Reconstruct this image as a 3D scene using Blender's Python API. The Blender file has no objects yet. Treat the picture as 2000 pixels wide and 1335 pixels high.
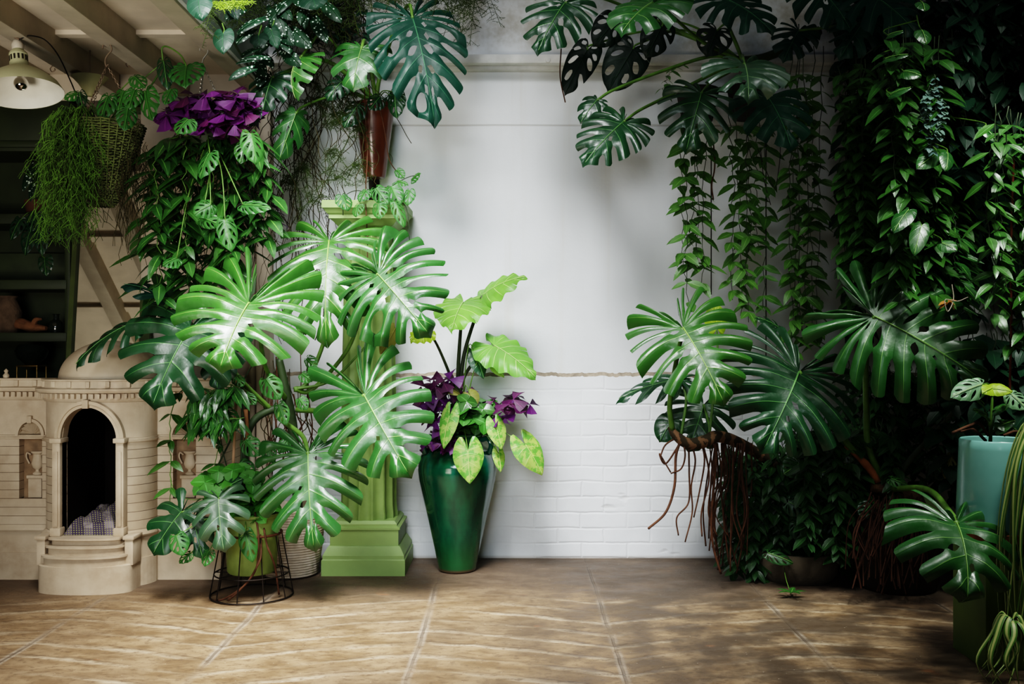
import bpy, bmesh, math, random
from mathutils import Vector, Matrix, noise

random.seed(11)
F = 1944.0
H = 1.053
C = bpy.context.scene.collection
V = Vector

def P(px, py, Y):
    """point of the room that lies Y metres in front of the camera and shows at this place of the photo"""
    return V(((px - 1000.0) / F * Y, Y, H - (py - 667.5) / F * Y))

def cm(pts, n=8):
    """Catmull-Rom through points"""
    pts = [V(p) for p in pts]
    if len(pts) < 3:
        return [pts[0].lerp(pts[1], i / n) for i in range(n + 1)]
    out = []
    Q = [pts[0] * 2 - pts[1]] + pts + [pts[-1] * 2 - pts[-2]]
    for i in range(1, len(Q) - 2):
        a, b, c, d = Q[i - 1], Q[i], Q[i + 1], Q[i + 2]
        for k in range(n):
            t = k / n
            out.append(0.5 * ((2 * b) + (c - a) * t + (2 * a - 5 * b + 4 * c - d) * t * t + (3 * b - a - 3 * c + d) * t ** 3))
    out.append(pts[-1].copy())
    return out

# ---------------------------------------------------------------- mesh builder
class MB:
    def __init__(self):
        self.v = []; self.f = []; self.uv = []; self.mi = []

    def add(self, verts, faces, uvs=None, mat=0, M=None):
        o = len(self.v)
        if M is not None:
            verts = [M @ V(p) for p in verts]
        self.v.extend(verts)
        self.uv.extend(uvs if uvs else [(0.25, 0.5)] * len(verts))
        for f in faces:
            self.f.append(tuple(i + o for i in f)); self.mi.append(mat)

    def box(self, a, b, mat=0, M=None):
        x0, y0, z0 = a; x1, y1, z1 = b
        vs = [V((x, y, z)) for z in (z0, z1) for y in (y0, y1) for x in (x0, x1)]
        self.add(vs, [(0, 2, 3, 1), (4, 5, 7, 6), (0, 1, 5, 4), (2, 6, 7, 3), (0, 4, 6, 2), (1, 3, 7, 5)], None, mat, M)

    def bbox(self, a, b, w=0.006, mat=0, M=None):
        """box with chamfered edges"""
        bm = bmesh.new()
        bmesh.ops.create_cube(bm, size=1)
        a = V(a); b = V(b); s = b - a
        for v in bm.verts:
            v.co = V(((v.co.x + .5) * s.x + a.x, (v.co.y + .5) * s.y + a.y, (v.co.z + .5) * s.z + a.z))
        bmesh.ops.bevel(bm, geom=bm.edges[:], offset=w, segments=2, affect='EDGES', profile=0.5)
        bm.verts.index_update()
        self.add([v.co.copy() for v in bm.verts], [tuple(v.index for v in f.verts) for f in bm.faces], None, mat, M)
        bm.free()

    def tube(self, pts, r, n=6, mat=0, uv=(0.25, 0.5), caps=True, M=None):
        pts = [V(p) for p in pts]
        m = len(pts)
        rr = r if isinstance(r, (list, tuple)) else [r] * m
        if len(rr) != m:
            src = rr
            rr = []
            for i in range(m):
                t = i / (m - 1) * (len(src) - 1); k = min(int(t), len(src) - 2)
                rr.append(src[k] + (src[k + 1] - src[k]) * (t - k))
        vs = []; fs = []
        nrm = None
        for i, p in enumerate(pts):
            t = (pts[min(i + 1, m - 1)] - pts[max(i - 1, 0)])
            t = t.normalized() if t.length > 1e-9 else V((0, 0, 1))
            if nrm is None:
                nrm = t.cross(V((0, 0, 1)) if abs(t.z) < .9 else V((1, 0, 0))).normalized()
            else:
                nrm = (nrm - t * nrm.dot(t)).normalized() if (nrm - t * nrm.dot(t)).length > 1e-6 else nrm
            bn = t.cross(nrm)
            for k in range(n):
                a = 2 * math.pi * k / n
                vs.append(p + (nrm * math.cos(a) + bn * math.sin(a)) * rr[i])
        for i in range(m - 1):
            for k in range(n):
                fs.append((i * n + k, i * n + (k + 1) % n, (i + 1) * n + (k + 1) % n, (i + 1) * n + k))
        if caps:
            fs.append(tuple(range(n - 1, -1, -1))); fs.append(tuple((m - 1) * n + k for k in range(n)))
        self.add(vs, fs, [uv] * len(vs), mat, M)

    def lathe(self, prof, n=48, c=(0, 0, 0), mat=0, M=None, ey=1.0, a0=0.0, a1=2 * math.pi):
        full = abs(a1 - a0 - 2 * math.pi) < 1e-6
        cols = n if full else n + 1
        vs = []; fs = []
        for (r, z) in prof:
            for k in range(cols):
                a = a0 + (a1 - a0) * k / n
                vs.append(V((c[0] + r * math.cos(a), c[1] + r * ey * math.sin(a), c[2] + z)))
        for i in range(len(prof) - 1):
            for k in range(n):
                k2 = (k + 1) % cols
                fs.append((i * cols + k, i * cols + k2, (i + 1) * cols + k2, (i + 1) * cols + k))
        self.add(vs, fs, None, mat, M)

    def frusta(self, prof, cx, cy, ratio=1.0, mat=0):
        """square mouldings: (half width, z)"""
        vs = []; fs = []
        for h, z in prof:
            for sx, sy in ((-1, -1), (1, -1), (1, 1), (-1, 1)):
                vs.append(V((cx + sx * h, cy + sy * h * ratio, z)))
        for i in range(len(prof) - 1):
            for k in range(4):
                fs.append((i * 4 + k, i * 4 + (k + 1) % 4, (i + 1) * 4 + (k + 1) % 4, (i + 1) * 4 + k))
        fs.append((3, 2, 1, 0)); m = (len(prof) - 1) * 4
        fs.append((m, m + 1, m + 2, m + 3))
        self.add(vs, fs, None, mat)

    def build(self, name, mats, parent=None, merge=0.0, sharp=40, smooth=True):
        me = bpy.data.meshes.new(name)
        off = V((0, 0, 0)); q = parent
        while q is not None:
            off += q.location; q = q.parent
        me.from_pydata([tuple(V(p) - off) for p in self.v], [], self.f)
        uvl = me.uv_layers.new(name='UVMap')
        li = [0] * len(me.loops); me.loops.foreach_get('vertex_index', li)
        flat = []
        for i in li: flat.extend(self.uv[i])
        uvl.data.foreach_set('uv', flat)
        for m in (mats if isinstance(mats, (list, tuple)) else [mats]): me.materials.append(m)
        me.polygons.foreach_set('material_index', self.mi)
        if merge > 0:
            bm = bmesh.new(); bm.from_mesh(me)
            bmesh.ops.remove_doubles(bm, verts=bm.verts[:], dist=merge)
            bm.to_mesh(me); bm.free()
        me.polygons.foreach_set('use_smooth', [smooth] * len(me.polygons))
        if smooth and sharp: me.set_sharp_from_angle(angle=math.radians(sharp))
        me.update()
        o = bpy.data.objects.new(name, me); C.objects.link(o)
        if parent is not None: o.parent = parent
        return o

def tag(o, label, cat, group=None, kind=None):
    o['label'] = label; o['category'] = cat
    if group: o['group'] = group
    if kind: o['kind'] = kind
    return o

def struct(o):
    o['kind'] = 'structure'; return o

def thing(name, label, cat, loc, group=None):
    o = bpy.data.objects.new(name, None); C.objects.link(o)
    o.empty_display_size = 0.05
    o.location = loc
    return tag(o, label, cat, group)

# ---------------------------------------------------------------- materials
class NT:
    def __init__(self, name):
        self.m = bpy.data.materials.new(name); self.m.use_nodes = True
        self.t = self.m.node_tree; self.n = self.t.nodes
        self.b = self.n['Principled BSDF']
    def node(self, typ, **kw):
        x = self.n.new(typ)
        for k, v in kw.items(): setattr(x, k, v)
        return x
    def link(self, a, b): self.t.links.new(a, b)
    def put(self, sock, val):
        if hasattr(val, 'is_linked') and hasattr(val, 'node'): self.link(val, sock)
        elif val is not None: sock.default_value = val
    def math(self, op, a, b=None, c=None, clamp=False):
        x = self.node('ShaderNodeMath', operation=op, use_clamp=clamp)
        self.put(x.inputs[0], a)
        if b is not None: self.put(x.inputs[1], b)
        if c is not None: self.put(x.inputs[2], c)
        return x.outputs[0]
    def mapr(self, v, a, b, c=0.0, d=1.0, smooth=True):
        x = self.node('ShaderNodeMapRange', interpolation_type='SMOOTHSTEP' if smooth else 'LINEAR')
        self.put(x.inputs['Value'], v)
        for k, q in zip(('From Min', 'From Max', 'To Min', 'To Max'), (a, b, c, d)): x.inputs[k].default_value = q
        return x.outputs[0]
    def mix(self, f, a, b):
        x = self.node('ShaderNodeMix', data_type='RGBA')
        self.put(x.inputs[0], f)
        self.put(x.inputs[6], a if not isinstance(a, tuple) else (*a[:3], 1))
        self.put(x.inputs[7], b if not isinstance(b, tuple) else (*b[:3], 1))
        return x.outputs[2]
    def coord(self, k='Object'): return self.node('ShaderNodeTexCoord').outputs[k]
    def pos(self): return self.node('ShaderNodeNewGeometry').outputs['Position']
    def sep(self, v):
        x = self.node('ShaderNodeSeparateXYZ'); self.link(v, x.inputs[0]); return x.outputs
    def comb(self, x, y, z=0.0):
        c = self.node('ShaderNodeCombineXYZ')
        for s, q in zip(c.inputs, (x, y, z)): self.put(s, q)
        return c.outputs[0]
    def scale(self, v, s):
        x = self.node('ShaderNodeVectorMath', operation='MULTIPLY'); self.link(v, x.inputs[0]); x.inputs[1].default_value = s
        return x.outputs[0]
    def noise(self, v=None, s=5, det=3, rough=.55, dist=0.0):
        x = self.node('ShaderNodeTexNoise')
        if v is not None: self.link(v, x.inputs['Vector'])
        x.inputs['Scale'].default_value = s; x.inputs['Detail'].default_value = det
        x.inputs['Roughness'].default_value = rough; x.inputs['Distortion'].default_value = dist
        return x.outputs[0]
    def voro(self, v, s, rnd=1.0):
        x = self.node('ShaderNodeTexVoronoi'); self.link(v, x.inputs['Vector']); x.inputs['Scale'].default_value = s
        x.inputs['Randomness'].default_value = rnd
        return x.outputs['Distance']
    def bump(self, h, strength=.3, dist=.02):
        x = self.node('ShaderNodeBump'); self.link(h, x.inputs['Height'])
        x.inputs['Strength'].default_value = strength; x.inputs['Distance'].default_value = dist
        self.link(x.outputs[0], self.b.inputs['Normal']); return x.outputs[0]
    def set(self, col=None, rough=None, spec=None, metal=None, coat=None):
        I = self.b.inputs
        if col is not None: self.put(I['Base Color'], (*col[:3], 1) if isinstance(col, tuple) else col)
        if rough is not None: self.put(I['Roughness'], rough)
        if spec is not None: I['Specular IOR Level'].default_value = spec
        if metal is not None: I['Metallic'].default_value = metal
        if coat is not None: I['Coat Weight'].default_value = coat; I['Coat Roughness'].default_value = .12
        return self

def simple(name, col, rough=.6, spec=.4, metal=0.0, var=.25, ns=12, bump=0.0, coat=None, dark=None):
    t = NT(name)
    n = t.noise(t.pos(), ns, 4)
    d = dark or tuple(c * (1 - var) for c in col)
    t.set(t.mix(t.mapr(n, .3, .7), d, col), rough, spec, metal, coat)
    if bump: t.bump(t.noise(t.pos(), ns * 4, 3), bump, .01)
    return t.m

def leafmat(name, base, vein, rough=.38, spec=.5, veinw=.04, edge=None, spots=None, mottle=None, trans=.12, back=None, lat=0.0):
    t = NT(name)
    uv = t.sep(t.coord('UV'))
    v = t.math('ABSOLUTE', t.math('SUBTRACT', t.math('MULTIPLY', uv[0], 2.0), 1.0))
    u = uv[1]
    oi = t.node('ShaderNodeObjectInfo').outputs['Random']
    n = t.noise(t.pos(), 7, 3)
    b2 = tuple(c * .62 for c in base)
    col = t.mix(t.mapr(n, .3, .72), b2, base)
    col = t.mix(t.math('MULTIPLY', oi, .35), col, (base[0] * .55, base[1] * .7, base[2] * 1.1))
    if mottle:
        mn = t.noise(t.pos(), mottle[1], 4, .65)
        col = t.mix(t.mapr(mn, .44, .56), col, mottle[0])
    if lat:
        w = t.math('ABSOLUTE', t.math('SUBTRACT', t.math('FRACT', t.math('ADD', t.math('MULTIPLY', u, lat), t.math('MULTIPLY', v, -1.6))), .5))
        col = t.mix(t.mapr(w, .0, .12, .75, 0.0), col, vein)
    vm = t.math('MULTIPLY', t.mapr(v, veinw * .35, veinw, 1.0, 0.0), t.mapr(u, .55, 1.0, .75, .12))
    col = t.mix(vm, col, vein)
    col = t.mix(t.mapr(u, .006, .016, .9, 0.0), col, vein)
    if edge: col = t.mix(t.mapr(u, .965, 1.0, 0.0, .8), col, edge)
    if spots:
        d = t.voro(t.pos(), spots[1]); col = t.mix(t.mapr(d, .2, .3, 1.0, 0.0), col, spots[0])
    rn = t.mapr(t.noise(t.pos(), 18, 3), .3, .7, rough - .07, rough + .1)
    t.set(col, rn, spec)
    t.bump(t.math('ADD', t.math('MULTIPLY', t.mapr(v, 0.0, .16, 0.0, 1.0), .6), t.noise(t.pos(), 40, 2)), .18, .006)
    if trans:
        tr = t.node('ShaderNodeBsdfTranslucent'); mx = t.node('ShaderNodeMixShader')
        t.link(t.mix(.4, col, (base[0] * 2.2 + .03, base[1] * 2.2 + .05, base[2] * .8)), tr.inputs['Color'])
        mx.inputs[0].default_value = trans
        t.link(t.b.outputs[0], mx.inputs[1]); t.link(tr.outputs[0], mx.inputs[2])
        t.link(mx.outputs[0], t.n['Material Output'].inputs['Surface'])
    return t.m

# leaves
ML = {}
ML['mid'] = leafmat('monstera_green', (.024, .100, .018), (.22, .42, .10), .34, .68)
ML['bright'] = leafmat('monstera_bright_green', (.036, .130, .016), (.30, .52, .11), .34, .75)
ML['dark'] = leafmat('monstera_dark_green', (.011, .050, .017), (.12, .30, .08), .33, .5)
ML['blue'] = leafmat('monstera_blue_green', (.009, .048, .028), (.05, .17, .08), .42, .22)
ML['black'] = leafmat('monstera_painted_shade', (.004, .016, .008), (.01, .04, .015), .5, .2, trans=0)  # near-black green paints the shade on unlit leaves into their colour
ML['grey'] = leafmat('monstera_grey_green', (.042, .100, .042), (.20, .34, .14), .36, .9)
ML['adan'] = leafmat('swiss_cheese_green', (.034, .130, .022), (.09, .24, .05), .42, .3)
ML['pale'] = leafmat('pale_leaf', (.17, .30, .14), (.40, .55, .25), .42, .4)
ML['lime'] = leafmat('lime_leaf', (.33, .50, .03), (.6, .75, .15), .4, .4, trans=.25)
ML['taro'] = leafmat('elephant_ear_green', (.130, .330, .045), (.42, .62, .20), .42, .4, trans=.25, veinw=.07)
ML['varieg'] = leafmat('variegated_elephant_ear', (.34, .50, .10), (.5, .64, .2), .42, .4, mottle=((.08, .27, .035), 42), trans=.2)
ML['heart'] = leafmat('heart_leaf_dark', (.008, .036, .016), (.02, .08, .03), .46, .22, trans=.05)
ML['hoya'] = leafmat('trailing_leaf_green', (.030, .105, .019), (.14, .36, .06), .28, .75, veinw=.12)
ML['hoya_dk'] = leafmat('trailing_leaf_dark', (.036, .112, .016), (.07, .22, .04), .34, .5, veinw=.12)
ML['ground'] = leafmat('trailing_leaf_painted_shade', (.018, .068, .014), (.05, .14, .03), .42, .35, veinw=.12)  # trailing-leaf green darkened; the low tangle's shade is in the colour
ML['vine'] = leafmat('hanging_vine_leaf', (.070, .175, .026), (.14, .30, .06), .4, .4, veinw=.12)
ML['clover'] = leafmat('clover_green', (.045, .180, .018), (.08, .32, .06), .5, .3, veinw=.1)
ML['purple'] = leafmat('oxalis_purple', (.095, .010, .103), (.15, .025, .145), .5, .3, veinw=.12, trans=.2)
ML['plum'] = leafmat('oxalis_dark_plum', (.075, .008, .050), (.16, .02, .10), .5, .3, veinw=.1, trans=.15)
ML['begonia'] = leafmat('spotted_begonia', (.007, .032, .012), (.015, .06, .02), .45, .22, spots=((.50, .62, .52), 62), trans=.05)
ML['yellow'] = leafmat('yellowed_leaf', (.20, .19, .035), (.34, .30, .08), .55, .3)
ML['purpledk'] = leafmat('purple_tinged_leaf', (.028, .020, .030), (.07, .06, .06), .5, .3)
ML['silver'] = leafmat('silver_coin_leaf', (.12, .20, .16), (.2, .3, .24), .5, .3)

MSTEM = simple('petiole_green', (.095, .20, .03), .5, .4, var=.4, ns=20)
MSTEMD = simple('petiole_dark', (.030, .050, .018), .55, .3, var=.5, ns=16)
MTARO = simple('petiole_maroon', (.040, .055, .018), .5, .3, var=.5, ns=10)
MBARK = simple('stem_bark', (.12, .065, .030), .8, .2, var=.6, ns=30, bump=.4)
MROOT = simple('aerial_root_brown', (.095, .042, .022), .8, .2, var=.45, ns=25, bump=.3)
MROOTD = simple('root_dark', (.050, .022, .013), .85, .1, var=.5, ns=25)
MTWIG = simple('dry_twig', (.060, .050, .022), .85, .1, var=.5, ns=25)
MFERN = simple('fern_green', (.105, .215, .032), .7, .2, var=.4, ns=20)
MFERND = simple('fern_olive', (.045, .070, .018), .8, .1, var=.5, ns=20)
MCORD = simple('dark_cord', (.020, .016, .012), .7, .2)
MWIRE = simple('dark_wire', (.022, .016, .012), .6, .3, .6)
MHOOK = simple('hook_metal', (.45, .43, .38), .35, .5, .9)
MHOOKD = simple('hook_rusty', (.24, .18, .13), .55, .4, .6)

def striped(name):
    t = NT(name)
    uv = t.sep(t.coord('UV'))
    v = t.math('ABSOLUTE', t.math('SUBTRACT', t.math('MULTIPLY', uv[0], 2.0), 1.0))
    t.set(t.mix(t.mapr(v, .3, .55), (.34, .38, .14), (.055, .13, .02)), .45, .4)
    return t.m
MSPIDER = striped('spider_plant_leaf')

# ---------------------------------------------------------------- leaf blades
def half_outline(shape, w, L, b):
    if shape == 'monstera':
        pts = [(.02, -.02, 0), (.16, 0, -.62), (.50, 0, -1.0), (.86, 0, -.62), (1.02, .14, 0), (.97, .42, 0), (.75, .70, 0), (.42, .89, 0), (.13, .975, 0), (.0, 1.04, 0)]
    elif shape == 'arrow':
        pts = [(.02, -.03, 0), (.20, 0, -.75), (.46, 0, -1.0), (.80, 0, -.55), (.98, .06, 0), (.92, .32, 0), (.66, .62, 0), (.28, .86, 0), (0, 1.0, 0)]
    elif shape == 'heart':
        pts = [(.02, -.02, 0), (.25, 0, -.8), (.55, 0, -1.0), (.88, 0, -.5), (1.0, .16, 0), (.92, .42, 0), (.62, .70, 0), (.22, .91, 0), (0, 1.0, 0)]
    else:  # ovate
        pts = [(.05, 0, -.1), (.30, 0, -.8), (.62, 0, -.7), (.90, .10, 0), (1.0, .32, 0), (.86, .58, 0), (.52, .82, 0), (.2, .94, 0), (0, 1.0, 0)]
    return [V((x * w, y * L + k * b, 0)) for x, y, k in pts]

def blade(mb, base, tip, width, nrm, shape='monstera', back=.4, n=9, cut=(.28, .5), gap=.30, holes=.3, closed=0.0, bend=.5, bbend=-.25,
          fold=.05, rip=.16, droop=.28, curl=.10, wav=0.0, seed=0, nu=20, nv=7, rib=.0055, asym=0.0):
    """one leaf blade: two halves of fingers between the midrib and the rim, bent in space"""
    R = random.Random(seed)
    base = V(base); tip = V(tip)
    chord = tip - base
    ey = chord.normalized()
    nz = V(nrm); nz = (nz - ey * nz.dot(ey)).normalized()
    ex = ey.cross(nz)
    K = bend
    bl = math.hypot(math.sin(K) / K, (1 - math.cos(K)) / K) if abs(K) > 1e-3 else 1.0
    L = chord.length / bl
    w = width / 2
    b = back * L
    ca = math.atan2(-(1 - math.cos(K)), math.sin(K)) if abs(K) > 1e-3 else 0.0
    cc, sc = math.cos(-ca), math.sin(-ca)

    def space(x, y, z):
        # lateral curl, then bend along the rib, then turn to the chord, then into the room
        z -= curl * x * x / max(w, 1e-6)
        k = (K if y > 0 else bbend) / L
        a = k * y
        if y > 0:
            py = math.sin(a) / k if abs(k) > 1e-6 else y
            pz = -(1 - math.cos(a)) / k if abs(k) > 1e-6 else 0
        else:
            py = math.sin(a) / k if abs(k) > 1e-6 else y
            pz = -(1 - math.cos(a)) / k if abs(k) > 1e-6 else 0
        py += z * math.sin(a); pz += z * math.cos(a)
        qy = py * cc - pz * sc; qz = py * sc + pz * cc
        return base + ex * x + ey * qy + nz * qz

    for side in (-1, 1):
        out = cm(half_outline(shape, w * (1 + asym * side), L, b), 24)
        acc = [0.0]
        for i in range(1, len(out)): acc.append(acc[-1] + (out[i] - out[i - 1]).length)
        tot = acc[-1]
        def M(t):
            s = max(0, min(1, t)) * tot
            lo, hi = 0, len(acc) - 1
            while hi - lo > 1:
                m = (lo + hi) // 2
                if acc[m] <= s: lo = m
                else: hi = m
            return out[lo].lerp(out[hi], (s - acc[lo]) / max(1e-9, acc[hi] - acc[lo]))
        t0 = .50
        def PT(t, u):
            O = V((0, L * .88 * max(0.0, (t - t0) / (1 - t0)) ** 1.35, 0))
            m = M(t)
            c = (O + m) * .5 + V((0, -.11 * (m - O).length * min(1, max(0, (t - .2) / .3)), 0))
            return O * ((1 - u) ** 2) + c * (2 * u * (1 - u)) + m * (u * u)
        # finger limits
        ts = [0.0]
        for i in range(1, n):
            ts.append((i + R.uniform(-.12, .12)) / n)
        ts.append(1.0)
        slots = []
        for i in range(n + 1):
            if i == 0 or i == n or cut is None: slots.append(None); continue
            a = R.uniform(*cut)
            end = 1.0
            if R.random() < closed: end = R.uniform(.72, .88)
            if ts[i] > .93: a = max(a, .6)
            hole = None
            if R.random() < holes and a > .3: hole = (R.uniform(.10, .15), R.uniform(.20, a - .07) if a > .3 else .2)
            slots.append((a, end, gap * R.uniform(.75, 1.25) / n, hole))
        def dl(i, u):
            s = slots[i]
            if s is None: return 0.0
            a, end, g, hole = s
            if u > a and end >= 1.0:
                return .43 * g * min(1.0, (u - a) / .13) ** .5 * (.75 + .6 * u)
            if a < u < end:
                x = (u - (a + end) / 2) / ((end - a) / 2)
                return g * .8 * max(0, 1 - x * x) ** .55
            if hole and hole[0] < u < hole[1]:
                x = (u - sum(hole) / 2) / ((hole[1] - hole[0]) / 2)
                return g * .62 * max(0, 1 - x * x) ** .6
            return 0.0
        us = [0.0]
        for j in range(1, nu + 1): us.append((j / nu) ** .85)
        for i in range(n):
            opn0 = slots[i] is not None and slots[i][1] >= 1; opn1 = slots[i + 1] is not None and slots[i + 1][1] >= 1
            fd = droop * R.uniform(.6, 1.4); tw = R.uniform(-.5, .5) * rip
            rl = R.uniform(.08, .16) if opn0 else 0; rr = R.uniform(.0, .07) if opn1 else 0
            vs = []; uvs = []; fs = []
            for j, u in enumerate(us):
                lo = ts[i] + dl(i, u); hi = ts[i + 1] - dl(i + 1, u)
                for k in range(nv):
                    v = -1 + 2 * k / (nv - 1)
                    tc = (ts[i] + ts[i + 1]) / 2
                    t = tc + (v * (tc - lo) if v < 0 else v * (hi - tc))
                    q = (rl if v < 0 else rr) * abs(v) ** 2.6
                    uu = u - q * max(0.0, (u - .62) / .38) ** 1.5
                    p = PT(t, uu)
                    sm = max(0.0, (u - .12) / .88)
                    z = -fold * abs(p.x)
                    z += rip * w * .8 * (1 - v * v) * sm * (.5 if cut is None else 1.0) * min(1.0, (hi - lo) * n)
                    z += tw * w * v * sm * (1 if (opn0 and opn1) else 0)
                    z -= fd * w * max(0.0, uu - .45) ** 2
                    if wav: z += wav * w * math.sin(t * 43 + seed + side) * uu ** 4
                    vs.append(space(p.x * side, p.y, z)); uvs.append(((v + 1) / 2, u))
            for j in range(nu):
                for k in range(nv - 1):
                    a = j * nv + k
                    q = (a, a + 1, a + nv + 1, a + nv)
                    fs.append(q if side > 0 else q[::-1])
            mb.add(vs, fs, uvs)
    if rib:
        pts = []; rad = []
        for i in range(15):
            y = L * .96 * i / 14
            pts.append(space(0, y, .004)); rad.append(max(.0012, rib * w * 2 * (1 - .85 * i / 14)))
        mb.tube(pts, rad, 6, 0, (.5, 0.0))
    return lambda x, y: space(x, y, 0)

def tube_obj(name, pts, r, mat, parent=None, n=7, sm=7, uv=(0.25, .5)):
    mb = MB(); mb.tube(cm(pts, sm), r, n)
    return mb.build(name, mat, parent, sharp=0)

SEED = [100]
def big_leaf(parent, b, t, wpx, nrm=(0, -.75, .65), mat='mid', stalk=None, srad=(.007, .011), label=None, name='leaf', stalkmat=None, **kw):
    """leaf with its stalk: b, t = (px, py, Y) of rib start and tip; wpx = overall width in photo pixels"""
    SEED[0] += 1
    kw.setdefault('seed', SEED[0])
    mb = MB()
    bp, tp = P(*b), P(*t)
    blade(mb, bp, tp, wpx * (b[2] + t[2]) / 2 / F, nrm, **kw)
    o = mb.build(name, ML[mat], parent, merge=2e-5, sharp=0)
    if label: o['label'] = label
    if stalk:
        pts = [bp] + [P(*s) for s in stalk]
        s = MB(); s.tube(cm(pts, 8), list(srad), 8)
        s.build('leaf_stalk', stalkmat or MSTEM, o, sharp=0)
    return o

# small leaves along stems
def small_leaf(mb, p, d, up, L, W, prof='lance', fold=.25, droop=.35, ns=4, mat=0):
    d = d.normalized()
    n = (up - d * up.dot(d)); n = n.normalized() if n.length > 1e-6 else V((0, 0, 1))
    s = d.cross(n)
    vs = []; uvs = []; fs = []
    for i in range(ns + 1):
        t = i / ns
        if prof == 'lance': w = math.sin(math.pi * min(1, t ** .82)) ** .9
        elif prof == 'round': w = math.sin(math.pi * min(1, t ** .62)) ** .55
        elif prof == 'tri': w = t ** .9 if t < .99 else 1.0
        elif prof == 'strap': w = (1 - t ** 3) * min(1, .5 + t * 4)
        else: w = math.sin(math.pi * min(1, t ** .6)) ** .8
        w *= W / 2
        a = droop * t
        c = p + d * (L * (t - .12 * a * a)) - n * (L * a * t * .55)
        vs += [c - s * w - n * (fold * w * -1), c, c + s * w - n * (fold * w * -1)]
        uvs += [(0, t), (.5, max(t, .05)), (1, t)]
    for i in range(ns):
        a = i * 3
        fs += [(a, a + 1, a + 4, a + 3), (a + 1, a + 2, a + 5, a + 4)]
    mb.add(vs, fs, uvs, mat)

def strand(parent, pts, lm, L, W, step, R, stemr=.0022, stemmat=None, prof='lance', pair=True, down=.42, face=.35, name='trailing_stem', Lvar=.3, sway=.01, upv=(0, -.4, 1)):
    path = cm(pts, 10)
    for i in range(1, len(path)):
        path[i] = path[i] + V((R.uniform(-sway, sway), R.uniform(-sway, sway), 0))
    mb = MB(); mb.tube(path, [stemr, stemr * .7], 5)
    so = mb.build(name, stemmat or MSTEMD, parent, sharp=0)
    lv = MB()
    acc = 0; az = R.uniform(0, 6.28)
    for i in range(1, len(path)):
        seg = path[i] - path[i - 1]
        acc += seg.length
        while acc > step:
            acc -= step
            p = path[i]
            az += 1.571 + R.uniform(-.5, .5)
            for k in range(2 if pair else 1):
                a = az + k * math.pi + R.uniform(-.3, .3)
                o = V((math.cos(a), math.sin(a), 0))
                if o.y > face: o.y *= -1
                d = o * (1 - .4 * down) + V((0, 0, -down * R.uniform(.5, 1.3)))
                l = L * R.uniform(1 - Lvar, 1 + Lvar)
                small_leaf(lv, p, d, V(upv) + o * .45 + V((R.uniform(-.3, .3),) * 3), l, W * l / L * R.uniform(.85, 1.15), prof, .2, R.uniform(.1, .7))
    lo = lv.build('leaves', ML[lm], so, sharp=0)
    return so

def curtain(name, label, cat, x0, x1, y0, y1, Ys, n, lm, L, W, step, R, group=None, **kw):
    """trailing plant: strands that hang between pixel columns x0..x1 from row y0 down to about y1"""
    t = thing(name, label, cat, P((x0 + x1) / 2, y0, sum(Ys) / 2), group)
    for i in range(n):
        px = x0 + (x1 - x0) * (i + R.uniform(.1, .9)) / n
        Y = R.uniform(*Ys)
        e = y1 - (y1 - y0) * R.uniform(0, .3)
        m = (y0 + e) / 2
        strand(t, [P(px + R.uniform(-15, 15), y0 + R.uniform(-10, 20), Y + .02), P(px + R.uniform(-10, 10), m, Y), P(px + R.uniform(-12, 12), e, Y + R.uniform(-.04, .04))], lm, L, W, step, R, **kw)
    return t

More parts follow.
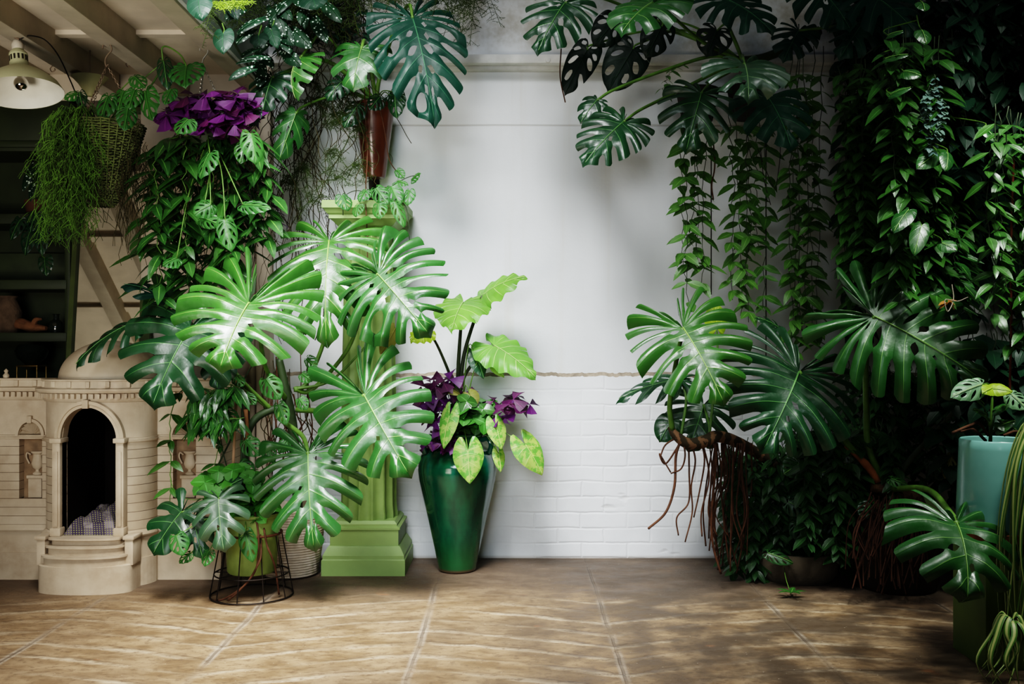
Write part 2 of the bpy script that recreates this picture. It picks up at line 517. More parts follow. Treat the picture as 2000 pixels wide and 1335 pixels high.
# ================================================================ ROOM
def floor_mat():
    t = NT('stone_floor')
    p = t.pos(); s = t.sep(p)
    wob = t.noise(p, 2.2, 3)
    wob2 = t.noise(t.scale(p, (1, 2.5, 1)), 6, 4, .6)
    x = t.math('ADD', s[0], t.math('MULTIPLY', t.math('SUBTRACT', wob, .5), .03))
    q = t.math('ADD', t.math('DIVIDE', t.math('ADD', x, .325), .68), 40.0)
    fl = t.math('FLOOR', q); fr = t.math('SUBTRACT', q, fl)
    sgn = t.math('SUBTRACT', t.math('MULTIPLY', t.math('MODULO', fl, 2.0), 2.0), 1.0)
    yy = t.math('ADD', s[1], t.math('MULTIPLY', t.math('MULTIPLY', sgn, -.21), t.math('SUBTRACT', fr, .5)))
    yy = t.math('ADD', yy, t.math('MULTIPLY', t.math('SUBTRACT', wob2, .5), .075))
    yy = t.math('ADD', yy, t.math('MULTIPLY', t.math('MULTIPLY', t.math('SUBTRACT', fr, .5), t.math('SUBTRACT', fr, .5)), .10))
    r = t.math('FRACT', t.math('DIVIDE', yy, .145))
    zone = t.mapr(t.math('ADD', s[1], t.math('MULTIPLY', t.math('SUBTRACT', wob, .5), .5)), 3.85, 4.25, 1.0, .0)
    brk = t.mapr(t.noise(t.scale(p, (1.6, 3, 1)), 1.5, 4, .6), .36, .62, .08, 1.0)
    rz = t.math('MULTIPLY', zone, brk)
    ridge = t.math('MULTIPLY', t.mapr(t.math('ABSOLUTE', t.math('SUBTRACT', r, .5)), .0, .17, 1.0, 0.0), rz)
    crack = t.math('MULTIPLY', t.mapr(t.math('ABSOLUTE', t.math('SUBTRACT', r, .68)), .008, .045, 1.0, 0.0), rz)
    sd = t.math('SUBTRACT', .5, t.math('ABSOLUTE', t.math('SUBTRACT', fr, .5)))
    sn = t.mapr(t.noise(p, 2.6, 2), .35, .62, .12, 1.0)
    seam = t.math('MULTIPLY', t.mapr(sd, .014, .030, 1.0, 0.0), sn)
    seamc = t.math('MULTIPLY', t.mapr(sd, .004, .010, 1.0, 0.0), sn)
    fine = t.noise(t.scale(p, (.6, 1, 1)), 75, 5, .75); med = t.noise(t.scale(p, (.55, 1, 1)), 11, 5, .65); big = t.noise(p, 1.3, 3)
    col = t.mix(t.mapr(med, .36, .66), (.175, .108, .054), (.315, .212, .118))
    col = t.mix(t.mapr(big, .35, .7, 0.0, .45), col, (.125, .090, .062))
    col = t.mix(t.math('MULTIPLY', ridge, t.mapr(med, .3, .6, .35, .8)), col, (.50, .40, .28))
    col = t.mix(t.math('MULTIPLY', crack, .55), col, (.085, .055, .035))
    col = t.mix(t.math('MULTIPLY', seam, .55), col, (.40, .34, .27))
    col = t.mix(t.math('MULTIPLY', seamc, .75), col, (.10, .075, .055))
    spk = t.mapr(t.noise(t.scale(p, (.7, 1, 1)), 42, 6, .8), .50, .62, 0.0, .75)
    col = t.mix(spk, col, (.10, .062, .036))
    # damp smoother strip along the back wall and patchy darkening toward the right: stains plus painted-in light falloff
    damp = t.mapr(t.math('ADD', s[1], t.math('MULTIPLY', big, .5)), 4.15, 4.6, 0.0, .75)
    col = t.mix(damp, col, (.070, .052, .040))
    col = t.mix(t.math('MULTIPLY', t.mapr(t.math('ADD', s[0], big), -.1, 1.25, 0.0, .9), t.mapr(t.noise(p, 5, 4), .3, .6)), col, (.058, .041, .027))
    v2 = t.voro(p, 30)
    col = t.mix(t.mapr(v2, .03, .07, .6, 0.0), col, (.60, .52, .42))
    col = t.mix(t.mapr(t.noise(t.scale(p, (1, 1.4, 1)), 4.2, 3), .68, .74, 0, .35), col, (.30, .12, .05))
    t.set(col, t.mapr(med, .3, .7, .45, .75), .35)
    h = t.math('ADD', t.math('MULTIPLY', ridge, .7), t.math('MULTIPLY', med, .5))
    h = t.math('ADD', h, t.math('MULTIPLY', fine, .35))
    h = t.math('SUBTRACT', h, t.math('ADD', t.math('MULTIPLY', seamc, .6), t.math('MULTIPLY', crack, .4)))
    t.bump(h, .6, .012)
    return t.m

def plaster_mat():
    t = NT('white_plaster')
    p = t.pos(); s = t.sep(p)
    n = t.noise(t.scale(p, (1, 1, .45)), 1.6, 4); f = t.noise(p, 30, 4)
    col = t.mix(t.mapr(n, .3, .7), (.60, .62, .63), (.72, .74, .76))
    rough_hi = t.mapr(s[2], 2.43, 2.5)
    col = t.mix(t.math('MULTIPLY', rough_hi, t.mapr(t.noise(p, 6, 5, .65), .35, .7)), col, (.40, .38, .33))
    line = t.mapr(t.math('ABSOLUTE', t.math('SUBTRACT', s[2], t.math('ADD', 2.108, t.math('MULTIPLY', t.noise(p, 3), .006)))), .002, .006, 1.0, 0.0)
    col = t.mix(t.math('MULTIPLY', line, .5), col, (.30, .28, .25))
    streak = t.noise(t.scale(p, (9, 1, .35)), 1.0, 4)
    col = t.mix(t.mapr(streak, .58, .78, 0, .3), col, (.50, .46, .36))
    t.set(col, .75, .25)
    h = t.math('ADD', t.math('MULTIPLY', n, 2.0), t.math('MULTIPLY', f, .25))
    h = t.math('ADD', h, t.math('MULTIPLY', t.noise(p, 9, 3), .6))
    h = t.math('SUBTRACT', h, line)
    t.bump(h, .35, .012)
    return t.m

def brick_mat():
    t = NT('white_painted_brick')
    p = t.pos(); s = t.sep(p)
    d = t.noise(p, 5, 3)
    dd = t.math('MULTIPLY', t.math('SUBTRACT', d, .5), .028)
    v = t.comb(t.math('ADD', s[0], dd), t.math('ADD', s[2], dd))
    b = t.node('ShaderNodeTexBrick'); t.link(v, b.inputs['Vector'])
    b.inputs['Scale'].default_value = 1.0; b.inputs['Brick Width'].default_value = .225; b.inputs['Row Height'].default_value = .0745
    b.inputs['Mortar Size'].default_value = .008; b.inputs['Mortar Smooth'].default_value = .9; b.inputs['Bias'].default_value = 0
    n = t.noise(p, 4, 4); f = t.noise(p, 36, 4)
    col = t.mix(t.mapr(n, .3, .7), (.66, .68, .70), (.76, .78, .80))
    col = t.mix(t.math('MULTIPLY', b.outputs['Fac'], .04), col, (.52, .50, .47))
    ch = t.noise(t.scale(p, (1, 1, 2.2)), 3.1, 3)
    col = t.mix(t.mapr(ch, .66, .74, 0, .45), col, (.48, .45, .40))
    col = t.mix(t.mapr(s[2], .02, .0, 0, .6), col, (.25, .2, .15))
    t.set(col, .6, .35)
    soft = t.mapr(t.noise(p, 1.7, 2), .42, .62, .2, 1.0)
    h = t.math('MULTIPLY', t.math('MULTIPLY', b.outputs['Fac'], -1.0), soft)
    h = t.math('ADD', h, t.math('MULTIPLY', n, .8)); h = t.math('ADD', h, t.math('MULTIPLY', f, .2))
    h = t.math('SUBTRACT', h, t.mapr(ch, .66, .72, 0, 1.2))
    t.bump(h, .30, .012)
    return t.m

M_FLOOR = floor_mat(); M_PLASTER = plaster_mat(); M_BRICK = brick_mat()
M_CREAM = simple('cream_paint', (.50, .43, .34), .65, .3, var=.18, ns=5, bump=.1)
M_CEIL = simple('ceiling_paint', (.60, .525, .43), .7, .25, var=.2, ns=4, bump=.12)
M_BEAM = simple('beam_paint', (.54, .475, .385), .6, .3, var=.22, ns=6, bump=.12)
M_FASCIA = simple('fascia_white', (.55, .58, .60), .6, .3, var=.2, ns=5)
M_CRACK = simple('broken_render_edge', (.30, .25, .19), .9, .1, var=.5, ns=22, bump=.5)
M_SHADE = simple('dark_side_wall', (.16, .16, .14), .8, .2, var=.4, ns=4)
M_DKGREEN = simple('dark_green_paint', (.028, .040, .012), .55, .35, var=.35, ns=6)
M_GREENWALL = simple('bottle_green_wall', (.022, .060, .034), .6, .3, var=.3, ns=4)
M_LEDGE = simple('ledge_paint', (.66, .66, .64), .65, .3, var=.25, ns=8, bump=.2)

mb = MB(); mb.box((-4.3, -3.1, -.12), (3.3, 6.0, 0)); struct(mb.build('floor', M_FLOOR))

# back wall: plaster above, painted brick standing slightly proud below with a ragged top edge
mb = MB()
WX0, WX1, WY = -1.24, 3.25, 4.87
mb.add([V((WX0, WY, .86)), V((WX1, WY, .86)), V((WX1, WY, 4.2)), V((WX0, WY, 4.2))], [(0, 1, 2, 3)], None, 0)
mb.add([V((WX0, WY, .0)), V((WX0, 5.95, .0)), V((WX0, 5.95, 4.2)), V((WX0, WY, 4.2))], [(0, 3, 2, 1)], None, 0)
NX = 420
rag = []
for i in range(NX + 1):
    x = WX0 + (WX1 - WX0) * i / NX
    z = .898 + .014 * (noise.noise(V((x * 5, 0, 3))) + .6 * noise.noise(V((x * 17, 0, 9)))) + .006 * noise.noise(V((x * 60, 0, 1)))
    rag.append((x, z))
vs = []; fs = []
for x, z in rag: vs += [V((x, WY - .018, 0)), V((x, WY - .018, z - .012))]
for i in range(NX): a = i * 2; fs.append((a, a + 2, a + 3, a + 1))
mb.add(vs, fs, None, 1)
vs = []; fs = []
for x, z in rag: vs += [V((x, WY - .018, z - .012)), V((x, WY - .004 - .006 * abs(noise.noise(V((x * 30, 2, 2)))), z + .002)), V((x, WY + .001, z + .006))]
for i in range(NX):
    a = i * 3; fs += [(a, a + 3, a + 4, a + 1), (a + 1, a + 4, a + 5, a + 2)]
mb.add(vs, fs, None, 2)
# alcove back behind the miniature house
mb.add([V((-4.2, 5.86, 0)), V((WX0, 5.86, 0)), V((WX0, 5.86, 2.6)), V((-4.2, 5.86, 2.6))], [(0, 1, 2, 3)], None, 3)
mb.add([V((-1.86, 4.99, 0)), V((WX0, 4.99, 0)), V((WX0, 4.99, 2.4)), V((-1.86, 4.99, 2.4))], [(0, 1, 2, 3)], None, 3)
mb.add([V((-4.2, 4.96, 2.255)), V((WX0, 4.96, 2.255)), V((WX0, 4.96, 2.42)), V((-4.2, 4.96, 2.42))], [(0, 1, 2, 3)], None, 3)
struct(mb.build('wall_back', [M_PLASTER, M_BRICK, M_CRACK, M_CREAM], sharp=50))

mb = MB(); mb.box((-4.2, -3.0, 0), (-4.1, 5.95, 2.42)); struct(mb.build('wall_left', M_GREENWALL))
mb = MB(); mb.box((3.05, -3.0, 0), (3.2, 4.9, 4.2)); struct(mb.build('wall_right', M_SHADE))
mb = MB(); mb.box((-4.2, -3.05, 0), (3.2, -2.9, 4.2)); struct(mb.build('wall_front', M_SHADE))

mb = MB()
mb.box((-4.2, -3.0, 2.385), (-1.22, 5.95, 2.45))
for y in (4.25, 3.55, 2.85, 2.1, 1.3, .4):
    mb.box((-4.1, y, 2.365), (-1.3, y + .05, 2.39))
struct(mb.build('ceiling', M_CEIL))
for i, xr in enumerate((-1.21, -1.605, -1.95, -2.30, -2.65)):
    mb = MB(); mb.bbox((xr - .09, -2.9, 2.275), (xr, 4.95, 2.4), .005)
    struct(mb.build('trim_%d' % (i + 1), M_BEAM))
mb = MB(); mb.bbox((-1.21, -2.9, 2.285), (-1.19, 4.86, 2.95), .004); struct(mb.build('trim_6', M_FASCIA))
mb = MB()
mb.bbox((-1.19, 4.785, 2.392), (3.05, 4.88, 2.437), .008); mb.bbox((-1.19, 4.83, 2.372), (3.05, 4.88, 2.394), .006)
for px in (1070, 860): 
    c = P(px, 117, 4.785); mb.lathe([(.013, 0), (.012, .004), (0, .005)], 16, (0, 0, 0), 0, Matrix.Translation(c) @ Matrix.Rotation(math.pi / 2, 4, 'X'))
struct(mb.build('trim_7', M_LEDGE))
mb = MB(); mb.bbox((-1.235, 4.80, .0), (-1.165, 4.88, 2.39), .008)
mb.tube([(-1.262, 4.84, .0), (-1.262, 4.84, 2.39)], .014, 10)
struct(mb.build('trim_8', M_CREAM))

# ================================================================ SHELVES + MIRROR IN THE ALCOVE
SH = thing('shelving_unit', 'tall dark green shelving unit at the left behind the miniature house', 'shelves', (-2.8, 5.6, 0))
sx0, sx1 = -3.3, -2.415
sf = -2.397
mb = MB(); mb.box((sx0, 5.74, 0), (sx1, 5.76, 2.36)); mb.build('back_panel', M_DKGREEN, SH)
for x in (sx0, sx1):
    mb = MB(); mb.bbox((x - .012, 5.40, 0), (x + .018, 5.745, 2.36), .004); mb.build('side_panel', M_DKGREEN, SH)
for z0, z1 in ((2.086, 2.13), (1.693, 1.748), (1.338, 1.39), (1.055, 1.104), (.777, .82)):
    mb = MB(); mb.bbox((sx0, 5.395, z0), (sx1, 5.745, z1), .004); mb.build('shelf', M_DKGREEN, SH)
mb = MB(); mb.bbox((sx0, 5.39, 2.13), (sf, 5.41, 2.362), .004); mb.bbox((sx0, 5.375, 2.105), (sf, 5.395, 2.14), .004); mb.build('top_board', M_DKGREEN, SH)
mb = MB(); mb.bbox((sx0, 5.69, 1.394), (sx1, 5.73, 1.56), .004)
o = mb.build('inner_board', simple('mid_green_paint', (.045, .062, .026), .6, .3, var=.3), SH)

def mirror_mat():
    t = NT('mirror_glass'); t.set((.80, .82, .78), .02, .5, 1.0); return t.m
LB, LT, RB, RT = P(134, 752, 4.87), P(164, 215, 5.36), P(276, 752, 4.87), P(288, 215, 5.36)
MR = thing('leaning_mirror', 'tall mirror in a thin dark green frame leaning behind the miniature house', 'mirror', (LB + RB) / 2)
mb = MB(); mb.add([LB, RB, RT, LT], [(0, 1, 2, 3)]); mb.build('glass', mirror_mat(), MR)
def bar(mb, a, b, w, d):
    a = V(a); b = V(b); t = (b - a).normalized(); nn = V((0, -1, 0)); nn = (nn - t * nn.dot(t)).normalized(); s = t.cross(nn)
    vs = [a + s * i * w + nn * j for i in (-1, 1) for j in (-.005, d)] + [b + s * i * w + nn * j for i in (-1, 1) for j in (-.005, d)]
    mb.add(vs, [(0, 1, 3, 2), (4, 6, 7, 5), (0, 4, 5, 1), (2, 3, 7, 6), (0, 2, 6, 4), (1, 5, 7, 3)])
mb = MB(); bar(mb, LB, LT, .012, .02); bar(mb, LB, RB, .012, .02); bar(mb, LT, RT, .012, .02)
bar(mb, RB + V((.02, 0, 0)), RT + V((.02, 0, 0)), .026, .025); mb.build('frame', simple('mirror_frame_green', (.060, .080, .022), .5, .4, var=.3), MR)

# things on the shelves
M_STONE = simple('rough_stone', (.17, .115, .075), .85, .2, var=.5, ns=14, bump=.5)
M_DKGLASS = NT('dark_glass').set((.012, .018, .012), .06, .6, coat=.6).m
M_BRASS = simple('aged_brass', (.36, .22, .07), .4, .5, .9)
def lathe_thing(name, label, cat, prof, c, mat, n=40, group=None):
    m = MB(); m.lathe(prof, n, c); return tag(m.build(name, mat), label, cat, group)
c = P(15, 645, 5.56)
lathe_thing('stone_vase', 'brown rough stone vase on the shelf left of the driftwood', 'vase', [(0, 0), (.055, 0), (.075, .06), (.078, .12), (.055, .17), (.045, .19), (.055, .205), (.04, .205), (.03, .18), (0, .175)], (c.x, c.y, 1.104), M_STONE)
mb = MB()
a = P(24, 652, 5.55); b = P(94, 655, 5.55)
mb.tube(cm([V((a.x, 5.56, 1.129)), V((a.x + .05, 5.54, 1.155)), V((a.x + .11, 5.55, 1.135)), V((b.x, 5.53, 1.129))], 8), [.014, .032, .03, .012], 10)
mb.tube(cm([V((a.x + .12, 5.55, 1.14)), V((a.x + .14, 5.53, 1.175)), V((a.x + .17, 5.54, 1.18))], 6), [.02, .014, .006], 8)
tag(mb.build('driftwood', simple('driftwood_brown', (.22, .105, .05), .8, .2, var=.5, ns=20, bump=.4)), 'small reddish-brown piece of driftwood lying on the dark shelf', 'driftwood')
c = P(110, 650, 5.56)
lathe_thing('glass_jar', 'small dark glass jar with a neck on the shelf beside the driftwood', 'jar', [(0, 0), (.035, 0), (.042, .03), (.035, .06), (.016, .075), (.016, .10), (.024, .105), (.012, .105), (.012, .076), (0, .07)], (c.x, c.y, 1.104), M_DKGLASS)
c = P(62, 735, 5.55)
st = thing('brass_stand', 'small brass wire stand holding the dark glass bowl', 'stand', (c.x, c.y, .82))
mb = MB()
mb.bbox((c.x - .06, c.y - .06, .915), (c.x + .06, c.y + .06, .925), .003); mb.build('top', M_BRASS, st)
for sx in (-1, 1):
    for sy in (-1, 1):
        mb = MB(); mb.tube([(c.x + sx * .055, c.y + sy * .055, .82), (c.x + sx * .055, c.y + sy * .055, .92)], .004, 8); mb.build('leg', M_BRASS, st)
lathe_thing('glass_bowl', 'round dark glass bowl on the brass stand in the lowest shelf', 'bowl', [(0, 0), (.03, 0), (.075, .04), (.088, .075), (.075, .105), (.062, .115), (.058, .113), (.07, .10), (.082, .075), (.07, .045), (0, .01)], (c.x, c.y, .925), M_DKGLASS)
# dim plants on the shelves
R = random.Random(5)
t = thing('trailing_shelf_plant', 'dark trailing plant with broad leaves hanging over the shelf edge', 'plant', P(72, 440, 5.52))
mb = MB(); c0 = P(72, 440, 5.55)
mb.lathe([(0, 0), (.05, 0), (.065, .09), (.06, .09), (.05, .02), (0, .02)], 24, (c0.x, c0.y, 1.75)); mb.build('pot', simple('terracotta_dark', (.10, .045, .025), .8, .2), t)
for (px, py, tx, ty, w) in ((60, 450, 50, 500, 34), (80, 455, 84, 500, 30), (100, 430, 118, 470, 26), (88, 505, 92, 540, 30), (40, 430, 22, 470, 30), (70, 420, 60, 455, 34)):
    big_leaf(t, (px, py, 5.38), (tx, ty, 5.36), w, (0, -.9, .4), 'dark', [((px + 72) / 2, py - 15, 5.40), (72, 425, 5.5)], (.0025, .003), shape='heart', back=.25, n=5, cut=(.3, .5), closed=1, holes=.5, gap=.3, nu=8, nv=5)
t = thing('spotted_shelf_begonia', 'white-spotted begonia in the dark at the top of the shelves', 'plant', P(60, 380, 5.55))
mb = MB(); c0 = P(60, 400, 5.58)
mb.lathe([(0, 0), (.05, 0), (.065, .09), (.06, .09), (.05, .02), (0, .02)], 24, (c0.x + .06, c0.y, 1.75)); mb.build('pot', simple('terracotta_dark2', (.10, .045, .025), .8, .2), t)
for (px, py, tx, ty, w) in ((62, 330, 45, 375, 18), (80, 320, 76, 372, 20), (95, 335, 108, 380, 18), (70, 345, 60, 395, 18), (108, 330, 122, 360, 16)):
    big_leaf(t, (px, py, 5.42), (tx, ty, 5.40), w, (0, -.9, .3), 'begonia', [((px + 75) / 2, py + 5, 5.52), (75, 400, 5.58)], (.002, .003), shape='ovate', cut=None, n=4, nu=6, nv=5)

# ================================================================ MINIATURE HOUSE
def house_mat(courses):
    t = NT('miniature_house_' + ('courses' if courses else 'plain'))
    p = t.pos(); s = t.sep(p)
    n = t.noise(p, 7, 4); f = t.noise(t.scale(p, (1, 1, .3)), 26, 4)
    col = t.mix(t.mapr(n, .3, .7), (.45, .355, .25), (.56, .465, .345))
    grime = t.math('MULTIPLY', t.mapr(t.noise(p, 4, 5, .65), .45, .72), .5)
    col = t.mix(grime, col, (.26, .175, .105))
    h = t.math('MULTIPLY', f, .15)
    if courses:
        k = t.math('ABSOLUTE', t.math('SUBTRACT', t.math('FRACT', t.math('DIVIDE', t.math('SUBTRACT', s[2], .243), .0385)), .5))
        g = t.math('MULTIPLY', t.mapr(k, .455, .49), t.math('MULTIPLY', t.mapr(s[2], .24, .245), t.mapr(s[2], .615, .622, 1, 0)))
        col = t.mix(t.math('MULTIPLY', g, .8), col, (.10, .060, .035))
        h = t.math('SUBTRACT', h, g)
    t.set(col, .55, .35); t.bump(h, .5, .006)
    return t.m
MH = house_mat(False); MHC = house_mat(True)
M_HDARK = simple('niche_painted_shadow', (.30, .20, .12), .7, .2, var=.5, ns=12)  # niche back darker than the walls, its shadow painted into the colour
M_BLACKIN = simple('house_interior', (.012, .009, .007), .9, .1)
HO = thing('miniature_house', 'cream miniature classical house with a dome, arched doorway and curved steps', 'dollhouse', (-1.9, 4.5, 0))
HX0, HX1 = -2.85, -1.296
HYF, HYB, HT = 4.42, 4.84, .855
bcx, ba, bb = -1.812, .238, .180
def bow(x):
    u = min(1.0, abs((x - bcx) / ba)); return HYF - bb * (1 - u ** 2.2) ** (1 / 2.2)
def wallstrip(mb, xs, yf, z0, z1, hole=None, depth=.05, mat=0, matr=0):
    """front wall through columns xs; hole = (xa, xb, zbottom, zspring, rise)"""
    def arch(x):
        xa, xb, zb, zs, ri = hole
        u = (x - (xa + xb) / 2) / ((xb - xa) / 2)
        return zs + ri * math.sqrt(max(0, 1 - u * u))
    for i in range(len(xs) - 1):
        a, b = xs[i], xs[i + 1]
        A, B = (a, yf(a)), (b, yf(b))
        mid = (a + b) / 2
        if hole and hole[0] < mid < hole[1]:
            if hole[2] > z0: mb.add([V((*A, z0)), V((*B, z0)), V((*B, hole[2])), V((*A, hole[2]))], [(0, 1, 2, 3)], None, mat)
            za, zb_ = arch(a), arch(b)
            mb.add([V((*A, za)), V((*B, zb_)), V((*B, z1)), V((*A, z1))], [(0, 1, 2, 3)], None, mat)
            mb.add([V((*A, za)), V((*B, zb_)), V((B[0], B[1] + depth, zb_)), V((A[0], A[1] + depth, za))], [(0, 3, 2, 1)], None, matr)
        else:
            mb.add([V((*A, z0)), V((*B, z0)), V((*B, z1)), V((*A, z1))], [(0, 1, 2, 3)], None, mat)
    if hole:
        for x in hole[:2]:
            y = yf(x)
            mb.add([V((x, y, hole[2])), V((x, y + depth, hole[2])), V((x, y + depth, hole[3])), V((x, y, hole[3]))], [(0, 1, 2, 3)], None, matr)
def lin(a, b, n): return [a + (b - a) * i / n for i in range(n + 1)]
flat = lambda x: HYF
# left and right blocks with niches, bow with doorway
nl = (-2.188, -2.086, .36, .638, .062); nr = (-1.505, -1.403, .36, .632, .066); dr = (-1.923, -1.687, .228, .637, .138)
xl = [HX0] + lin(nl[0], nl[1], 16) + [bcx - ba]
mb = MB(); wallstrip(mb, xl, flat, 0, HT, nl, .05); 
mb.box((HX0, HYF + .06, 0), (bcx - ba + .02, HYB, HT)); mb.build('left_block', MHC, HO, sharp=35)
xr = [bcx + ba] + lin(nr[0], nr[1], 16) + [HX1]
mb = MB(); wallstrip(mb, xr, flat, 0, HT, nr, .05)
mb.box((bcx + ba - .02, HYF + .06, 0), (HX1 - .001, HYB, HT)); mb.add([V((HX1, HYF, 0)), V((HX1, HYB, 0)), V((HX1, HYB, HT)), V((HX1, HYF, HT))], [(0, 1, 2, 3)])
mb.build('right_block', MHC, HO, sharp=35)
xb = [bcx - ba * math.cos(math.pi * i / 48) for i in range(49)]
xb = sorted([x for x in xb if not (dr[0] - .004 < x < dr[1] + .004)] + lin(dr[0], dr[1], 24))
mb = MB(); wallstrip(mb, xb, bow, 0, HT, dr, .05); mb.build('bowed_front', MHC, HO, sharp=35)
# dark room behind the doorway
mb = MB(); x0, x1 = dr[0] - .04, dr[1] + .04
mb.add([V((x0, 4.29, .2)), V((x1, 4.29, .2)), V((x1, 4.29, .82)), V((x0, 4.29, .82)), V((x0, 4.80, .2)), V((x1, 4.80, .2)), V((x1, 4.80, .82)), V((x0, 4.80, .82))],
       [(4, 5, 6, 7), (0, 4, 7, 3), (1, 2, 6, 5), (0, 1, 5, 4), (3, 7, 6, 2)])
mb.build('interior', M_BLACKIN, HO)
# niches: back, fan shell and urn in relief
for (xa, xb_, zb, zs, ri) in (nl, nr):
    xc = (xa + xb_) / 2; hw = (xb_ - xa) / 2
    nb = MB()
    nb.box((xa - .005, HYF + .045, zb - .01), (xb_ + .005, HYF + .062, zs + ri + .01))
    nob = nb.build('niche', M_HDARK, HO)
    sb = MB()
    for k in range(9):
        a0 = math.pi * k / 9; a1 = math.pi * (k + 1) / 9; am = (a0 + a1) / 2
        vs = [V((xc, HYF + .03, zs + .004))]
        for a, d in ((a0, .042), (am, .022), (a1, .042)): vs.append(V((xc + hw * .97 * math.cos(a), HYF + d - .022, zs + ri * .97 * math.sin(a))))
        sb.add(vs, [(0, 2, 1), (0, 3, 2)])
    sb.bbox((xa - .002, HYF + .0, zs - .012), (xb_ + .002, HYF + .04, zs + .002), .002)
    sb.build('shell', MH, nob, sharp=20)
    ub = MB()
    ub.lathe([(.0, 0), (.020, 0), (.020, .006), (.008, .014), (.008, .022), (.02, .03), (.027, .05), (.020, .075), (.018, .09), (.028, .098), (.028, .104), (0, .104)], 20, (xc + .01, HYF + .042, zb + .10), ey=.6)
    ub.bbox((xc - .018, HYF + .012, zb + .0), (xc + .042, HYF + .05, zb + .085), .003); ub.bbox((xc - .024, HYF + .008, zb + .085), (xc + .048, HYF + .05, zb + .1), .003)
    for s in (-1, 1):
        ub.tube(cm([V((xc + .01 + s * .024, HYF + .03, zb + .19)), V((xc + .01 + s * .040, HYF + .03, zb + .198)), V((xc + .01 + s * .043, HYF + .03, zb + .178)), V((xc + .01 + s * .03, HYF + .03, zb + .15))], 5), .0035, 6)
    ub.build('urn_relief', MH, nob)
    tb = MB()
    n = 20
    for k in range(n):
        vs = []
        for a in (math.pi * k / n, math.pi * (k + 1) / n):
            for rr, y in ((1.0, HYF), (1.0, HYF - .012), (1.26, HYF - .012), (1.26, HYF)):
                vs.append(V((xc + hw * rr * math.cos(a), y, zs + (ri + hw * (rr - 1)) * math.sin(a))))
        tb.add(vs, [(0, 4, 5, 1), (1, 5, 6, 2), (2, 6, 7, 3)])
    tb.bbox((xc - .010, HYF - .018, zs + ri - .006), (xc + .010, HYF, zs + ri + .026), .002)
    tb.build('arch_trim', MH, nob, sharp=30)
# door surround
db = MB(); xa, xb_, zb, zs, ri = dr; xc = (xa + xb_) / 2; hw = (xb_ - xa) / 2; yf = bow(xa) - .004
n = 28
for k in range(n):
    vs = []
    for a in (math.pi * k / n, math.pi * (k + 1) / n):
        for rr, d in ((1.0, .03), (1.0, -.016), (1.10, -.016), (1.12, -.022), (1.24, -.022), (1.24, .03)):
            x = xc + hw * rr * math.cos(a); vs.append(V((x, bow(x) - .004 + d, zs + (ri + hw * (rr - 1)) * math.sin(a))))
    db.add(vs, [(j, j + 6, j + 7, j + 1) for j in range(5)])
db.bbox((xc - .013, bow(xc) - .036, zs + ri - .004), (xc + .013, bow(xc), zs + ri + .034), .003)
db.build('door_arch', MH, HO, sharp=30)
for s in (-1, 1):
    jb = MB(); xi = xc + s * hw; xo = xc + s * (hw + .034)
    a, b = min(xi, xo), max(xi, xo)
    jb.bbox((a, yf - .018, zb), (b, yf + .05, zs - .012), .003); jb.bbox((a - .008, yf - .028, zs - .014), (b + .008, yf + .05, zs + .006), .003)
    jb.bbox((a + .008, yf - .024, zb + .04), (b - .008, yf - .01, zs - .05), .002)
    jb.bbox((a - .006, yf - .03, zb), (b + .006, yf + .02, zb + .035), .004)
    jb.build('door_jamb', MH, HO)
# string course, plinth ledge, cornice follow the front
def front_path(off, n=30):
    pts = [(HX0, HYF - off), (bcx - ba - off * .6, HYF - off)]
    for i in range(1, n): 
        x = bcx - ba * math.cos(math.pi * i / n); u = (x - bcx) / ba
        pts.append((bcx + (ba + off) * u, bow(x) - off))
    pts += [(bcx + ba + off * .6, HYF - off), (HX1 + off, HYF - off), (HX1 + off, HYB)]
    return pts
def band(mb, prof, skip=None):
    """prof: list of (offset, z)"""
    paths = [front_path(o) for o, z in prof]
    m = len(paths[0])
    for i in range(m - 1):
        if skip and skip(paths[0][i][0], paths[0][i + 1][0]): continue
        for k in range(len(prof) - 1):
            a, b = paths[k][i], paths[k][i + 1]; c, d = paths[k + 1][i], paths[k + 1][i + 1]
            mb.add([V((*a, prof[k][1])), V((*b, prof[k][1])), V((*d, prof[k + 1][1])), V((*c, prof[k + 1][1]))], [(0, 1, 2, 3)])
inarch = lambda a, b: (a + b) / 2 > dr[0] - .03 and (a + b) / 2 < dr[1] + .03
for sd_ in (-1, 1):
    mb = MB(); band(mb, [(0, .622), (.012, .624), (.014, .632), (.008, .634), (.008, .64), (0, .642)], lambda a, b: inarch(a, b) or ((a + b) / 2 - bcx) * sd_ < 0)
    mb.build('string_course', MH, HO, sharp=30)
for sd_ in (-1, 1):
    for nm_, pf_ in (('plinth_ledge', [(0, .212), (.012, .214), (.016, .222), (.012, .228), (.006, .234), (0, .240)]), ('plinth', [(.0, .12), (.006, .12), (.006, .0)])):
        mb = MB(); band(mb, pf_, lambda a, b: inarch(a, b) or ((a + b) / 2 - bcx) * sd_ < 0); mb.build(nm_, MH, HO, sharp=30)
mb = MB(); band(mb, [(0, .795), (.006, .797), (.010, .806), (.010, .832), (.030, .836), (.034, .846), (.034, .852), (.016, .856), (.012, .856), (.010, .884), (.016, .886), (.016, .892), (-.03, .893), (-.03, .86)])
mb.build('cornice', MH, HO, sharp=30)
db = MB(); pp = front_path(.012, 40); acc = 0
